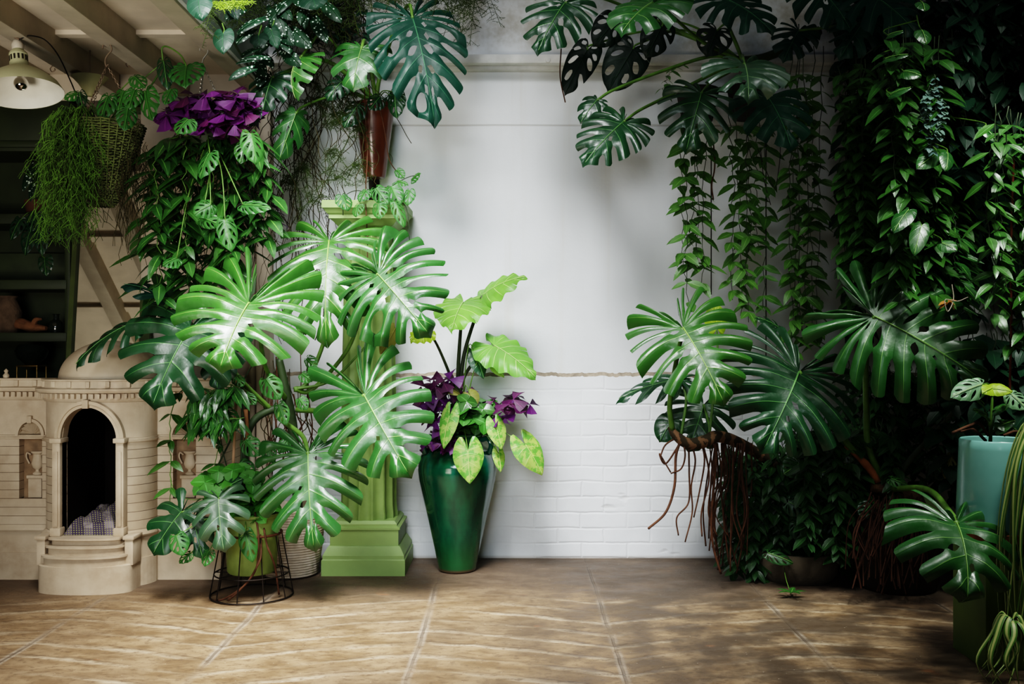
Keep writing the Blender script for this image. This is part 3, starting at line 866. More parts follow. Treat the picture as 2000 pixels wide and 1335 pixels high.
for i in range(len(pp) - 1):
    a = V((*pp[i], 0)); b = V((*pp[i + 1], 0)); l = (b - a).length
    s = (.026 - acc) if acc < .026 else 0
    while s < l:
        p = a.lerp(b, s / l); d = (b - a).normalized(); nn = V((d.y, -d.x, 0))
        q0 = p - d * .006; q1 = p + d * .006
        vs = [q + nn * k + V((0, 0, z)) for q in (q0, q1) for k in (-.004, .014) for z in (.812, .832)]
        db.add(vs, [(0, 1, 3, 2), (4, 6, 7, 5), (2, 3, 7, 6), (0, 2, 6, 4), (1, 5, 7, 3)])
        s += .026
    acc = (acc + l) % .026
db.build('dentils', MH, HO)
db = MB(); pp = front_path(.008, 40); acc = 0
for i in range(len(pp) - 1):
    a = V((*pp[i], 0)); b = V((*pp[i + 1], 0)); l = (b - a).length
    s = (.082 - acc)
    while s < l:
        p = a.lerp(b, s / l)
        db = MB(); db.bbox((p.x - .010, p.y - .012, .857), (p.x + .010, p.y + .01, .885), .004); db.build('parapet_block', MH, HO)
        s += .082
    acc = (acc + l) % .082
mb = MB()
mb.lathe([(.0, .895), (.012, .893), (.014, .905), (.006, .915), (.010, .925), (0, .935)], 16, (P(8, 740, 4.42).x, 4.44, 0)); mb.build('finial', MH, HO)
mb = MB(); mb.box((HX0, HYF - .005, .845), (HX1, HYB, .858)); mb.lathe([(ba + .01, .845), (ba + .005, .858), (0, .859)], 40, (bcx, HYF, 0), ey=.78); mb.build('roof', MH, HO)
mb = MB(); mb.lathe([(.232, .855), (.232, .885)] + [(.225 * math.cos(a), .885 + .175 * math.sin(a)) for a in lin(0, math.pi / 2, 18)], 56, (-1.815, 4.52, 0)); mb.build('dome', MH, HO, sharp=30)
# steps
mb = MB()
def dshape(cx, cy, a, b, z0, z1, y_back, lip=0.0):
    n = 32; pts = [(cx - a, y_back)] + [(cx - a * math.cos(math.pi * i / n), cy - b * math.sin(math.pi * i / n) ** .8) for i in range(n + 1)] + [(cx + a, y_back)]
    rings = [(0, z0), (0, z1 - lip), (-lip * .8, z1 - lip), (-lip * .8, z1)] if lip else [(0, z0), (0, z1 - .004), (.004, z1)]
    vs = []; fs = []; m = len(pts)
    for o, z in rings:
        for x, y in pts: vs.append(V((cx + (x - cx) * (1 - o / a), (y - y_back) * (1 - o / max(b, .01)) + y_back, z)))
    for r in range(len(rings) - 1):
        for i in range(m - 1): fs.append((r * m + i, r * m + i + 1, (r + 1) * m + i + 1, (r + 1) * m + i))
    fs.append(tuple((len(rings) - 1) * m + i for i in range(m)))
    mb.add(vs, fs)
scx = -1.805
dshape(scx, 4.225, .198, .085, 0, .118, 4.32)
for i, (a, b, z) in enumerate(((.176, .085, .158), (.160, .055, .196), (.146, .03, .228))): dshape(scx, 4.225, a, b, z - .045, z, 4.32, .008)
mb.build('steps', MH, HO, sharp=30)
for s in (-1, 1):
    cb = MB(); a = scx + s * .186 - .018
    cb.bbox((a, 4.205, .11), (a + .036, 4.30, .222), .003); cb.bbox((a - .006, 4.197, .218), (a + .042, 4.30, .234), .003); cb.build('step_cheek', MH, HO)

def plaid():
    t = NT('plaid_fabric')
    p = t.pos(); s = t.sep(p)
    a = t.math('ADD', s[0], t.math('MULTIPLY', s[1], .5)); b = t.math('ADD', t.math('MULTIPLY', s[2], 1.0), t.math('MULTIPLY', s[1], .5))
    def st(v, k, lo, hi):
        return t.mapr(t.math('ABSOLUTE', t.math('SUBTRACT', t.math('FRACT', t.math('MULTIPLY', v, k)), .5)), lo, hi)
    col = t.mix(st(a, 11, .2, .22), (.20, .165, .20), (.050, .035, .075))
    col = t.mix(t.math('MULTIPLY', st(b, 11, .2, .22), .6), col, (.045, .032, .065))
    w = t.math('MULTIPLY', st(a, 90, .2, .3), st(b, 90, .2, .3))
    col = t.mix(t.math('MULTIPLY', w, .7), col, (.30, .30, .10))
    t.set(col, .95, .1); return t.m
mb = MB(); vs = []; fs = []; n = 36
for j in range(n + 1):
    for i in range(n + 1):
        u = i / n * 2 - 1; v = j / n * 2 - 1
        x = xc + u * .112; y = 4.45 + v * .20
        e = (1 - u ** 6) * (1 - v ** 4)
        z = .229 + e ** .5 * (.05 + .07 * (v * .5 + .5) * (.7 + .3 * u) + .05 * noise.noise(V((u * 2.2, v * 2.6, 4))) + .012 * noise.noise(V((u * 6, v * 6, 1))))
        vs.append(V((x, y, z)))
for j in range(n):
    for i in range(n): a = j * (n + 1) + i; fs.append((a, a + 1, a + n + 2, a + n + 1))
mb.add(vs, fs); tag(mb.build('plaid_blanket', plaid()), 'purple and yellow plaid blanket bunched inside the arched doorway', 'blanket')

# ================================================================ COLUMN PEDESTAL
MG = simple('apple_green_paint', (.245, .365, .115), .5, .4, var=.15, ns=5, bump=.06)
MGs = simple('apple_green_paint_worn', (.23, .345, .105), .5, .4, var=.25, ns=9, bump=.08)
CX, CY = -.670, 4.662
CO = thing('column_pedestal', 'tall apple-green fluted column between the big plant and the green urn', 'column', (CX, CY, 0)); CO['kind'] = 'thing'
r = .97
mb = MB(); mb.frusta([(.1885, 0), (.1885, .07), (.184, .075), (.184, .09), (.165, .125), (.160, .13)], CX, CY, r)
mb.frusta([(.155, .13), (.155, .20), (.162, .203), (.162, .212), (.148, .218), (.148, .226), (.136, .240)], CX, CY, r); mb.build('base', MG, CO, sharp=20)
mb = MB(); nf = 14
def ring(R0, z):
    vs = []
    for k in range(nf * 8):
        a = 2 * math.pi * k / (nf * 8); q = (k % 8) / 8.0
        d = 0 if q < .2 else -.10 * math.sin(math.pi * (q - .2) / .8) ** .6
        vs.append(V((CX + R0 * (1 + d) * math.cos(a), CY + R0 * (1 + d) * math.sin(a), z)))
    return vs
vs = []; zs_ = [(.134, .238), (.134, .26), (.129, .30), (.127, .8), (.118, 1.3), (.104, 1.56)]
for R0, z in zs_: vs += ring(R0, z)
m = nf * 8
mb.add(vs, [(i * m + k, i * m + (k + 1) % m, (i + 1) * m + (k + 1) % m, (i + 1) * m + k) for i in range(len(zs_) - 1) for k in range(m)])
mb.build('fluted_shaft', MGs, CO, sharp=28)
mb = MB(); mb.lathe([(.102, 1.545), (.110, 1.55), (.112, 1.562), (.106, 1.568), (.118, 1.585)], 48, (CX, CY, 0))
mb.frusta([(.118, 1.58), (.128, 1.585), (.150, 1.61), (.160, 1.613), (.160, 1.63), (.168, 1.636), (.180, 1.655), (.187, 1.658), (.187, 1.688), (.183, 1.692)], CX, CY, r); mb.build('capital', MG, CO, sharp=20)

# ================================================================ GREEN URN
def glaze():
    t = NT('green_glaze'); p = t.pos(); s = t.sep(p)
    n = t.noise(t.scale(p, (3, 3, 1)), 5, 4); band = t.noise(t.scale(p, (.3, .3, 26)), 1.0, 2)
    col = t.mix(t.mapr(n, .3, .7), (.002, .036, .020), (.005, .080, .038))
    col = t.mix(t.mapr(band, .5, .75, 0, .4), col, (.003, .040, .024))
    run = t.math('MULTIPLY', t.mapr(t.noise(t.scale(p, (10, 10, .6)), 2, 3), .45, .65), t.mapr(s[2], .38, .52))
    col = t.mix(t.math('MULTIPLY', run, .55), col, (.006, .11, .10))
    col = t.mix(t.math('MULTIPLY', t.mapr(s[2], .20, .03), .5), col, (.020, .10, .022))
    col = t.mix(t.mapr(s[2], .022, .008), col, (.07, .045, .025))
    t.set(col, .15, .5, coat=.4); t.bump(t.math('ADD', n, t.math('MULTIPLY', band, .5)), .12, .01); return t.m
UX, UY = -.253, 4.60
U = thing('green_urn', 'tall glossy dark green ceramic urn standing right of the column', 'urn', (UX, UY, 0))
mb = MB()
prof = [(0, 0), (.080, 0), (.086, .006), (.088, .016), (.096, .06), (.118, .16), (.142, .27), (.163, .36), (.176, .42), (.181, .465), (.178, .50), (.166, .535), (.145, .560), (.122, .574), (.112, .590), (.116, .612), (.130, .625), (.132, .633), (.124, .636), (.106, .62), (.100, .58), (.0, .575)]
pr = []
for i in range(len(prof) - 1):
    for k in range(3): pr.append((prof[i][0] + (prof[i + 1][0] - prof[i][0]) * k / 3, prof[i][1] + (prof[i + 1][1] - prof[i][1]) * k / 3))
pr.append(prof[-1])
mb.lathe(pr, 72, (UX, UY, 0)); mb.build('body', glaze(), U, sharp=60)
for a in (-.35, 2.2, 3.6):
    mb = MB(); d = V((math.cos(a), math.sin(a), 0)); c0 = V((UX, UY, 0))
    mb.tube(cm([c0 + d * .118 + V((0, 0, .605)), c0 + d * .150 + V((0, 0, .612)), c0 + d * .168 + V((0, 0, .585)), c0 + d * .158 + V((0, 0, .545))], 6), .012, 8); mb.build('lug_handle', glaze(), U)

# ================================================================ WALL CONE PLANTER
MCOP = NT('brown_lacquer'); _n = MCOP.noise(MCOP.scale(MCOP.pos(), (6, 6, 1)), 3, 3)
MCOP.set(MCOP.mix(MCOP.mapr(_n, .3, .7), (.060, .016, .008), (.120, .034, .014)), .28, .5, coat=.3); MCOP = MCOP.m
WPX, WPY = P(732, 275, 4.74).x, 4.735
WP = thing('conical_wall_planter', 'dark brown conical planter on the wall above the column', 'planter', (WPX, WPY, 1.82))
z1 = P(732, 205, 4.74).z; z0 = P(732, 348, 4.74).z
mb = MB(); mb.lathe([(0, z0), (.048, z0), (.053, z0 + .012), (.094, z1 - .02), (.100, z1), (.094, z1 + .004), (.088, z1 - .02), (0, z1 - .03)], 48, (WPX, WPY, 0)); mb.build('pot', MCOP, WP, sharp=50)
mb = MB(); mb.tube([(WPX - .02, WPY, z0 - .0), (WPX - .02, WPY + .01, z0 - .04), (WPX - .02, 4.87, z0 - .06)], .009, 8); mb.bbox((WPX - .045, 4.855, z0 - .1), (WPX + .005, 4.872, z0 + .3), .004); mb.build('wall_bracket', MCORD, WP)

# ================================================================ POTS ON THE LEFT FLOOR
MGP = simple('green_pot_paint', (.20, .275, .075), .55, .35, var=.35, ns=10, bump=.1)
gx, gy = P(492, 1060, 4.14).x, 4.14
GP = thing('lime_green_pot', 'lime-green metal pot held in the wire stand in front of the house', 'pot', (gx, gy, .10))
mb = MB(); mb.lathe([(0, .10), (.093, .10), (.100, .108), (.112, .33), (.117, .335), (.117, .345), (.109, .345), (.107, .31), (0, .31)], 48, (gx, gy, 0)); mb.build('body', MGP, GP)
MRUST = simple('rusty_band', (.14, .06, .03), .8, .2, .3, var=.5, ns=30)
WS = thing('wire_plant_stand', 'round black wire stand that carries the lime-green pot', 'plant stand', (gx, gy, 0))
def ringo(mb, r, z, th, n=48): mb.tube([(gx + r * math.cos(2 * math.pi * k / n), gy + r * math.sin(2 * math.pi * k / n), z) for k in range(n + 1)], th, 6, caps=False)
mb = MB(); ringo(mb, .168, .006, .0034); mb.build('base_ring', MWIRE, WS)
mb = MB(); ringo(mb, .121, .262, .0055); mb.build('top_ring', MRUST, WS)
mb = MB()
for k in range(4):
    a = math.pi * k / 4; mb.tube([(gx + .151 * math.cos(a), gy + .151 * math.sin(a), .097), (gx - .151 * math.cos(a), gy - .151 * math.sin(a), .097)], .0026, 6)
ringo(mb, .1515, .097, .003); mb.build('pot_rest', MWIRE, WS)
for k in range(10):
    a = 2 * math.pi * (k + .35) / 10; mb = MB()
    mb.tube([(gx + .168 * math.cos(a), gy + .168 * math.sin(a), .006), (gx + .121 * math.cos(a), gy + .121 * math.sin(a), .262)], .0026, 6); mb.build('upright', MWIRE, WS)
# white coiled basket
bx, by = -1.005, 4.52
MBK = NT('white_rope'); s_ = MBK.sep(MBK.pos())
k_ = MBK.math('SINE', MBK.math('ADD', MBK.math('MULTIPLY', MBK.math('ADD', s_[0], s_[1]), 120.0), MBK.math('MULTIPLY', s_[2], 60.0)))
MBK.set(MBK.mix(MBK.mapr(MBK.noise(MBK.pos(), 14, 3), .3, .7), (.46, .38, .29), (.62, .54, .45)), .9, .15); MBK.bump(k_, .5, .003); MBK = MBK.m
mb = MB(); prof = [(0, .004)]
nc = 26
for i in range(nc):
    z = .006 + .30 * i / nc; q = i / nc
    R0 = .118 + .026 * math.sin(min(1, q * 1.4) * math.pi / 2)
    for a in (-.9, -.3, .3, .9): prof.append((R0 + .0055 * math.cos(a), z + .0058 * math.sin(a) + .006))
prof += [(.13, .314), (.125, .28), (0, .27)]
mb.lathe(prof, 64, (bx, by, 0)); tag(mb.build('rope_basket', MBK, sharp=60), 'white coiled-rope basket on the floor between wire stand and column', 'basket')

# ================================================================ TEAL POT, SAUCER, PEDESTAL
MTEAL = NT('pale_teal_glaze'); n_ = MTEAL.noise(MTEAL.pos(), 5, 3)
MTEAL.set(MTEAL.mix(MTEAL.mapr(n_, .3, .7), (.140, .340, .310), (.20, .43, .385)), .28, .5, coat=.35); MTEAL = MTEAL.m
tx, ty = 1.615, 3.31
mb = MB(); mb.bbox((1.518, 3.19, 0), (1.80, 3.43, .405), .004)
tag(mb.build('green_pedestal', simple('pedestal_green', (.085, .15, .022), .55, .35, var=.25, ns=8)), 'plain green box pedestal under the teal pot at the right', 'pedestal')
mb = MB(); mb.lathe([(0, .406), (.125, .406), (.138, .412), (.145, .435), (.138, .437), (.13, .418), (0, .416)], 48, (tx, ty, 0)); tag(mb.build('terracotta_saucer', simple('terracotta', (.36, .14, .065), .8, .2, var=.3, ns=9)), 'round terracotta saucer under the teal pot', 'saucer')
TP = thing('teal_pot', 'pale teal glazed cylinder pot on the green pedestal', 'pot', (tx, ty, .417))
mb = MB(); mb.lathe([(0, .418), (.118, .418), (.126, .425), (.130, .44), (.120, .70), (.119, .726), (.115, .731), (.109, .728), (.108, .70), (0, .70)], 64, (tx, ty, 0)); mb.build('body', MTEAL, TP, sharp=50)
mb = MB(); mb.lathe([(0, .708), (.06, .712), (.108, .704)], 32, (tx, ty, 0)); mb.build('soil', simple('soil', (.035, .022, .014), .95, .1, var=.6, ns=60, bump=1), TP)

# ================================================================ LAMP, HOOKS, HANGING BASKETS
LY = 4.0
MLAMP = simple('lamp_cream_enamel', (.42, .42, .26), .4, .4, var=.15, ns=8)
MLAMPIN = simple('lamp_white_inside', (.72, .70, .62), .45, .3, var=.1)
MCHROME = NT('silver_bulb').set((.75, .72, .68), .08, .6, 1.0).m
lp = P(38, 128, LY)
LA = thing('pendant_lamp', 'cream enamel pendant lamp hanging from the ceiling at the top left', 'lamp', lp)
tilt = Matrix.Translation(lp) @ Matrix.Rotation(math.radians(-9), 4, 'Y') @ Matrix.Rotation(math.radians(-8), 4, 'X')
mb = MB(); mb.lathe([(.036, 0.0), (.037, -.008), (.060, -.020), (.105, -.048), (.140, -.082), (.156, -.112), (.158, -.118)], 56, (0, 0, 0), 0, tilt); mb.build('lamp_shade', MLAMP, LA)
mb = MB(); mb.lathe([(.157, -.1175), (.154, -.112), (.138, -.084), (.103, -.050), (.058, -.022), (0, -.012)], 56, (0, 0, 0), 0, tilt); mb.build('shade_lining', MLAMPIN, LA)
mb = MB(); mb.lathe([(.036, -.004), (.036, .012), (.033, .014), (.033, .040), (.036, .043), (.034, .052), (.024, .062), (.022, .066), (0, .067)], 40, (0, 0, 0), 0, tilt)
nk = mb.build('lamp_neck', MLAMP, LA)
mb = MB()
for k in range(14):
    a = 2 * math.pi * k / 14
    mb.box((-.0035, .0325, .017), (.0035, .0345, .038), 0, tilt @ Matrix.Rotation(a, 4, 'Z'))
mb.build('vent_slot', MCORD, nk)
mb = MB(); mb.lathe([(.019, .062), (.022, .068), (.023, .088), (.016, .104), (.008, .110), (0, .111)], 32, (0, 0, 0), 0, tilt); mb.build('lamp_cap', simple('lamp_cap_white', (.55, .50, .42), .4, .4), LA)
mb = MB(); mb.lathe([(0, -.105)] + [(.028 * math.sin(a), -.077 - .028 * math.cos(a)) for a in lin(.2, 2.7, 12)] + [(.013, -.045), (.013, -.02), (0, -.02)], 32, (0, 0, 0), 0, tilt); mb.build('bulb', MCHROME, LA)
top = lp + V((0, 0, .105))
mb = MB(); mb.tube(cm([top, top + V((-.022, 0, .012)), top + V((-.026, 0, .035)), top + V((-.008, 0, .05)), top + V((.012, 0, .045)), (top.x + .012, top.y, 2.276)], 7), .004, 8); mb.build('lamp_hook', MHOOKD, LA)
mb = MB(); mb.tube(cm([top + V((.004, 0, .0)), P(48, 72, LY), P(62, 70, 4.02), P(88, 78, 4.1), P(112, 105, 4.2), P(132, 145, 4.3), P(150, 192, 4.45), P(152, 240, 4.8)], 8), .0028, 6); mb.build('lamp_cord', MCORD, LA)

# pale upturned cone under the ceiling
c = P(176, 152, 4.55)
cs = thing('cone_shade', 'small pale green upturned cone shade above the wicker basket', 'lamp shade', c)
mb = MB(); mb.lathe([(.014, -.085), (.018, -.078), (.050, -.03), (.078, 0), (.081, .003), (.076, .003), (.048, -.028), (.014, -.075), (0, -.08)], 40, c); mb.build('cone', simple('cone_pale_green', (.38, .36, .19), .5, .3, var=.2), cs)
mb = MB(); mb.tube([c + V((0, 0, -.08)), c + V((.0, .0, .02)), V((c.x, c.y, 2.385))], .003, 6); mb.build('wire', MHOOKD, cs)

def s_hook(mb, top, r=.018, th=.0032, h=.07):
    """S hook hanging from a point"""
    pts = [top + V((-r, 0, -.012)), top + V((-r * .8, 0, .004)), top + V((0, 0, .010)), top + V((r * .9, 0, .0)), top + V((r, 0, -.02)), top + V((0, 0, -h * .5)), top + V((-r * .4, 0, -h * .75)), top + V((-r * .1, 0, -h)), top + V((r * .35, 0, -h * .9))]
    mb.tube(cm(pts, 6), th, 7)
def chain(mb, a, b, n, th=.0014):
    a = V(a); b = V(b)
    for i in range(n):
        p0 = a.lerp(b, i / n); p1 = a.lerp(b, (i + 1.25) / n)
        ax = (p1 - p0).normalized(); s = ax.cross(V((1, .3, 0)) if i % 2 else V((.3, 1, 0))).normalized() * .0045
        q = [p0 + s * .3, p0.lerp(p1, .2) + s, p0.lerp(p1, .8) + s, p1 + s * .3, p1 - s * .3, p0.lerp(p1, .8) - s, p0.lerp(p1, .2) - s, p0 - s * .3, p0 + s * .3]
        mb.tube(q, th, 4, caps=False)

for px, py, lab in ((103, 128, 'small rusty cup hook in the ceiling nearest the pendant lamp'), (251, 118, 'small rusty cup hook in the ceiling right of the basket chains')):
    Y = 1.332 * F / (667.5 - py + 7)
    mb = MB(); p = P(px, py, Y)
    mb.tube(cm([V((p.x, Y, 2.384)), V((p.x, Y, 2.368)), V((p.x - .011, Y, 2.352)), V((p.x - .003, Y, 2.338)), V((p.x + .011, Y, 2.345)), V((p.x + .010, Y, 2.355))], 6), .0026, 6)
    tag(mb.build('hanging_hook', MHOOKD), lab, 'hook')

BY = 4.1
bc = P(203, 250, BY)
BK = thing('wicker_hanging_basket', 'green-brown wicker cone basket hanging on chains from the ceiling', 'hanging basket', bc)
zt, zb = P(0, 246, BY).z, P(0, 402, BY).z
mb = MB(); nrow = 34
for i in range(nrow):
    q = i / (nrow - 1); z = zb + (zt - zb) * q; R0 = .036 + (.160 - .036) * q ** .75
    pts = []
    for k in range(61):
        a = 2 * math.pi * k / 60
        rr = R0 + (.005 if (k + i) % 2 else -.004)
        pts.append((bc.x + rr * math.cos(a), BY + rr * math.sin(a), z + .002 * math.sin(k * 1.7 + i)))
    mb.tube(pts, .0034, 4, caps=False)
MWICK = simple('wicker_green_brown', (.120, .145, .050), .8, .2, var=.55, ns=25)
mb.build('woven_body', MWICK, BK)
mb = MB()
for k in range(30):
    a = 2 * math.pi * k / 30
    mb.tube([(bc.x + (.036 + .124 * q ** .75) * math.cos(a), BY + (.036 + .124 * q ** .75) * math.sin(a), zb + (zt - zb) * q) for q in (0, .2, .4, .6, .8, 1)], .003, 4)
mb.build('stakes', MWICK, BK)
mb = MB(); mb.lathe([(0, zt - .03), (.14, zt - .02)], 30, (bc.x, BY, 0)); mb.build('soil', MBARK, BK)
hk = P(209, 84, BY); hk.z = 2.272
mb = MB(); s_hook(mb, hk, .018, .0034, .085); mb.build('hook', MHOOKD, BK)
for a in (.4, 2.5, 4.6):
    mb = MB(); chain(mb, hk + V((0, 0, -.08)), (bc.x + .155 * math.cos(a), BY + .155 * math.sin(a), zt), 26); mb.build('chain', MHOOKD, BK)

R = random.Random(21)
t = thing('hair_fern', 'fine green hair-like plant spilling over the left side of the wicker basket', 'plant', bc + V((-.08, -.1, 0)))
for part in range(3):
    mb = MB()
    for i in range(120):
        a = R.uniform(math.pi * .80, math.pi * 1.50)
        r0 = R.uniform(.06, .165)
        p = V((bc.x + r0 * math.cos(a), BY + r0 * math.sin(a), zt + R.uniform(-.01, .03)))
        d = V((math.cos(a), math.sin(a), 0)); ln = R.uniform(.15, .50)
        pts = [p, p + d * .03 + V((0, 0, .02))]
        q = pts[-1].copy(); q += d * .02
        st = 9
        for k in range(st):
            q = q + V((R.uniform(-.022, .022), R.uniform(-.014, .010), -ln / st)); pts.append(q.copy())
            for _e in range(2 if k > 2 else 0):
                e = q + V((R.uniform(-.045, .045), R.uniform(-.02, .02), -R.uniform(.01, .06)))
                mb.tube([q, q.lerp(e, .5) + V((0, 0, .005)), e], .0011, 3, caps=False)
        mb.tube(pts, [.0016, .0010], 3, caps=False)
    mb.build('hanging_fronds', [MFERN, MFERN, MFERND][part], t, sharp=0)
# hanging roots right of the basket
mb = MB()
for i in range(70):
    px = R.uniform(232, 288); y0 = R.uniform(250, 330); y1 = y0 + R.uniform(60, 200); Y = R.uniform(4.0, 4.2)
    q = P(px, y0, Y); pts = [q.copy()]
    for k in range(9):
        q = q + V((R.uniform(-.014, .014), R.uniform(-.01, .01), -(y1 - y0) / 9 * Y / F)); pts.append(q.copy())
    mb.tube(pts, .0012, 3, caps=False)
mb.build('dry_fronds', MTWIG, t, sharp=0)

def cheese(parent, lst, mat='adan', root=None, Yd=0.0):
    for (px, py, tx_, ty_, w, Y, *m) in lst:
        st = None
        if root: st = [((px + root[0]) / 2 + random.uniform(-8, 8), (py + root[1]) / 2 - 12, (Y + root[2]) / 2), root]
        big_leaf(parent, (px, py, Y), (tx_, ty_, Y - .03 + Yd), w, (random.uniform(-.4, .4), -.8, random.uniform(.2, .7)), m[0] if m else mat, st, (.0022, .003),
                 shape='ovate', back=.22, n=6, cut=(.22, .34), closed=1.0, holes=0, gap=.26, nu=10, nv=5, bend=.4, curl=.2, fold=.15)

t = thing('swiss_cheese_plant', 'holey-leaved plant growing out of the top of the wicker basket', 'plant', bc + V((0, 0, 0)))
cheese(t, [(212, 188, 198, 236, 40, 4.0), (243, 178, 232, 218, 44, 4.02), (262, 150, 284, 172, 34, 4.0), (285, 178, 298, 236, 46, 4.0), (264, 176, 252, 214, 36, 3.98), (250, 212, 243, 256, 40, 3.95), (150, 182, 126, 195, 26, 4.05), (156, 180, 163, 212, 24, 4.05, 'dark'), (118, 215, 102, 240, 24, 4.05, 'dark'), (135, 210, 150, 235, 26, 4.08, 'dark'), (320, 120, 328, 176, 32, 4.05, 'dark'), (335, 175, 322, 205, 30, 4.02)], root=(205, 248, 4.1))
big_leaf(t, (365, 130, 4.05), (362, 172, 3.98), 72, (0, -.75, .65), 'adan', [(350, 105, 4.08), (318, 92, 4.1), (312, 140, 4.12), (240, 245, 4.1)], (.003, .004), shape='heart', back=.3, n=8, cut=(.3, .5), closed=1, holes=.0, gap=.3, label='largest rounded leaf')

# purple plant pot on its hook
HY = 4.17
hk = P(398, 100, HY); hk.z = 2.283
hc = P(408, 262, HY)
HB = thing('hanging_pot', 'dark pot hung on a steel S-hook, hidden under purple leaves', 'hanging pot', hc)
mb = MB(); mb.lathe([(0, -.05), (.07, -.05), (.10, .03), (.104, .035), (.096, .035), (.09, .01), (0, .01)], 40, hc); mb.build('body', MSTEMD, HB)
mb = MB(); s_hook(mb, hk, .016, .003, .085); mb.build('hook', MHOOK, HB)
for a in (.3, 2.4, 4.5):
    mb = MB(); chain(mb, hk + V((0, 0, -.08)), hc + V((.1 * math.cos(a), .1 * math.sin(a), .035)), 26); mb.build('chain', MHOOK, HB)

def oxalis(name, label, cx, cy, Y, spread, n, size, R, mat='purple', mat2=None, p2=.2, root=None, group=None, squash=.55, droop=.5, prof='tri'):
    t = thing(name, label, 'plant', P(cx, cy, Y), group)
    root = P(*root) if root else P(cx, cy + spread * .5, Y + .03)
    st = MB(); A = MB(); B = MB()
    for i in range(n):
        a = R.uniform(0, 6.28); r = spread * math.sqrt(R.random())
        Yl = Y + R.uniform(-.10, .08)
        p = P(cx + r * math.cos(a), cy + r * squash * math.sin(a), Yl)
        st.tube(cm([root, root.lerp(p, .6) + V((0, 0, .03)), p], 5), .0012, 4, caps=False)
        az = R.uniform(0, 6.28); dst = B if R.random() < p2 else A
        tl = V((R.uniform(-.5, .5), -R.uniform(.1, .9), R.uniform(.35, 1))).normalized()
        e1 = tl.cross(V((0, 1, .2))).normalized(); e2 = tl.cross(e1)
        s = size * R.uniform(.75, 1.2) * Yl / F
        for k in range(3):
            b = az + k * 2.094
            d = e1 * math.cos(b) + e2 * math.sin(b) - tl * R.uniform(.1, droop)
            small_leaf(dst, p, d, tl, s, s * 1.05, prof, .2, .3, 3 if prof == 'tri' else 5)
    st.build('stems', MSTEMD, t, sharp=0)
    A.build('foliage', ML[mat], t, sharp=0)
    if B.v: B.build('foliage', ML[mat2 or mat], t, sharp=0)
    return t
R = random.Random(31)
oxalis('purple_shamrock', 'bright purple three-leaved plant on top of the hanging pot at the upper left', 420, 213, 4.10, 74, 90, 31, R, 'purple', 'plum', .3, root=(408, 262, 4.17), squash=.52)
t2 = oxalis('purple_shamrock', 'small purple sprig left of the hanging purple plant', 328, 222, 4.08, 14, 6, 30, R, 'purple', None, 0, root=(400, 262, 4.17))

# leafy trailers under the hanging pot
R = random.Random(41)
t = thing('trailing_wax_plant', 'dense glossy green trailing plant hanging below the purple leaves', 'plant', hc)
for i in range(24):
    px = 286 + 230 * (i + R.random()) / 24; Y = R.uniform(4.08, 4.35)
    ye = R.uniform(470, 590) if px < 480 else R.uniform(430, 520)
    x0 = 408 + (px - 408) * .55
    strand(t, [P(x0, 255 + R.uniform(-10, 8), 4.15), P(px + R.uniform(-8, 8), 300 + R.uniform(-15, 20), Y), P(px + R.uniform(-10, 10), (300 + ye) / 2, Y), P(px + R.uniform(-16, 16), ye, Y)], 'hoya' if i % 4 else 'hoya_dk', .125, .040, .056, R, .0028, MSTEM if i % 3 else MSTEMD, down=.45, Lvar=.4)
mb = MB()
for i in range(50):
    px = R.uniform(335, 500); y0 = R.uniform(245, 300); y1 = y0 + R.uniform(80, 260); Y = R.uniform(4.12, 4.3)
    q = P(px, y0, Y); pts = [q.copy()]
    for k in range(8):
        q = q + V((R.uniform(-.012, .012), R.uniform(-.01, .01), -(y1 - y0) / 8 * Y / F)); pts.append(q.copy())
    mb.tube(pts, .0014, 4, caps=False)
mb.build('bare_stems', MTWIG, t, sharp=0)
t = thing('swiss_cheese_plant', 'holey pale-veined leaves among the trailing plant below the purple leaves', 'plant', hc + V((0, -.05, 0)))
cheese(t, [(490, 262, 500, 322, 46, 3.95), (368, 234, 345, 262, 50, 3.95), (410, 300, 392, 350, 48, 4.0), (412, 400, 378, 420, 44, 3.95), (440, 430, 452, 492, 40, 3.92), (475, 400, 530, 408, 36, 3.98), (395, 425, 432, 440, 34, 3.95), (478, 280, 470, 320, 36, 4.02, 'hoya_dk'), (345, 505, 318, 520, 40, 4.0), (500, 215, 490, 250, 30, 4.1, 'dark')], root=(410, 262, 4.15))

# purple-tinged small shrub sprigs beside the corner
t = thing('purple_sprig', 'small dark purple-leaved sprig beside the beige corner pipe', 'plant', P(505, 370, 4.25))
for k in range(6):
    strand(t, [P(470, 320, 4.22), P(490 + k * 5, 345 + k * 6, 4.25), P(500 + k * 9, 350 + k * 17, 4.25)], 'purpledk', .06, .016, .03, R, .0018, MSTEMD, down=.2, name='sprig')

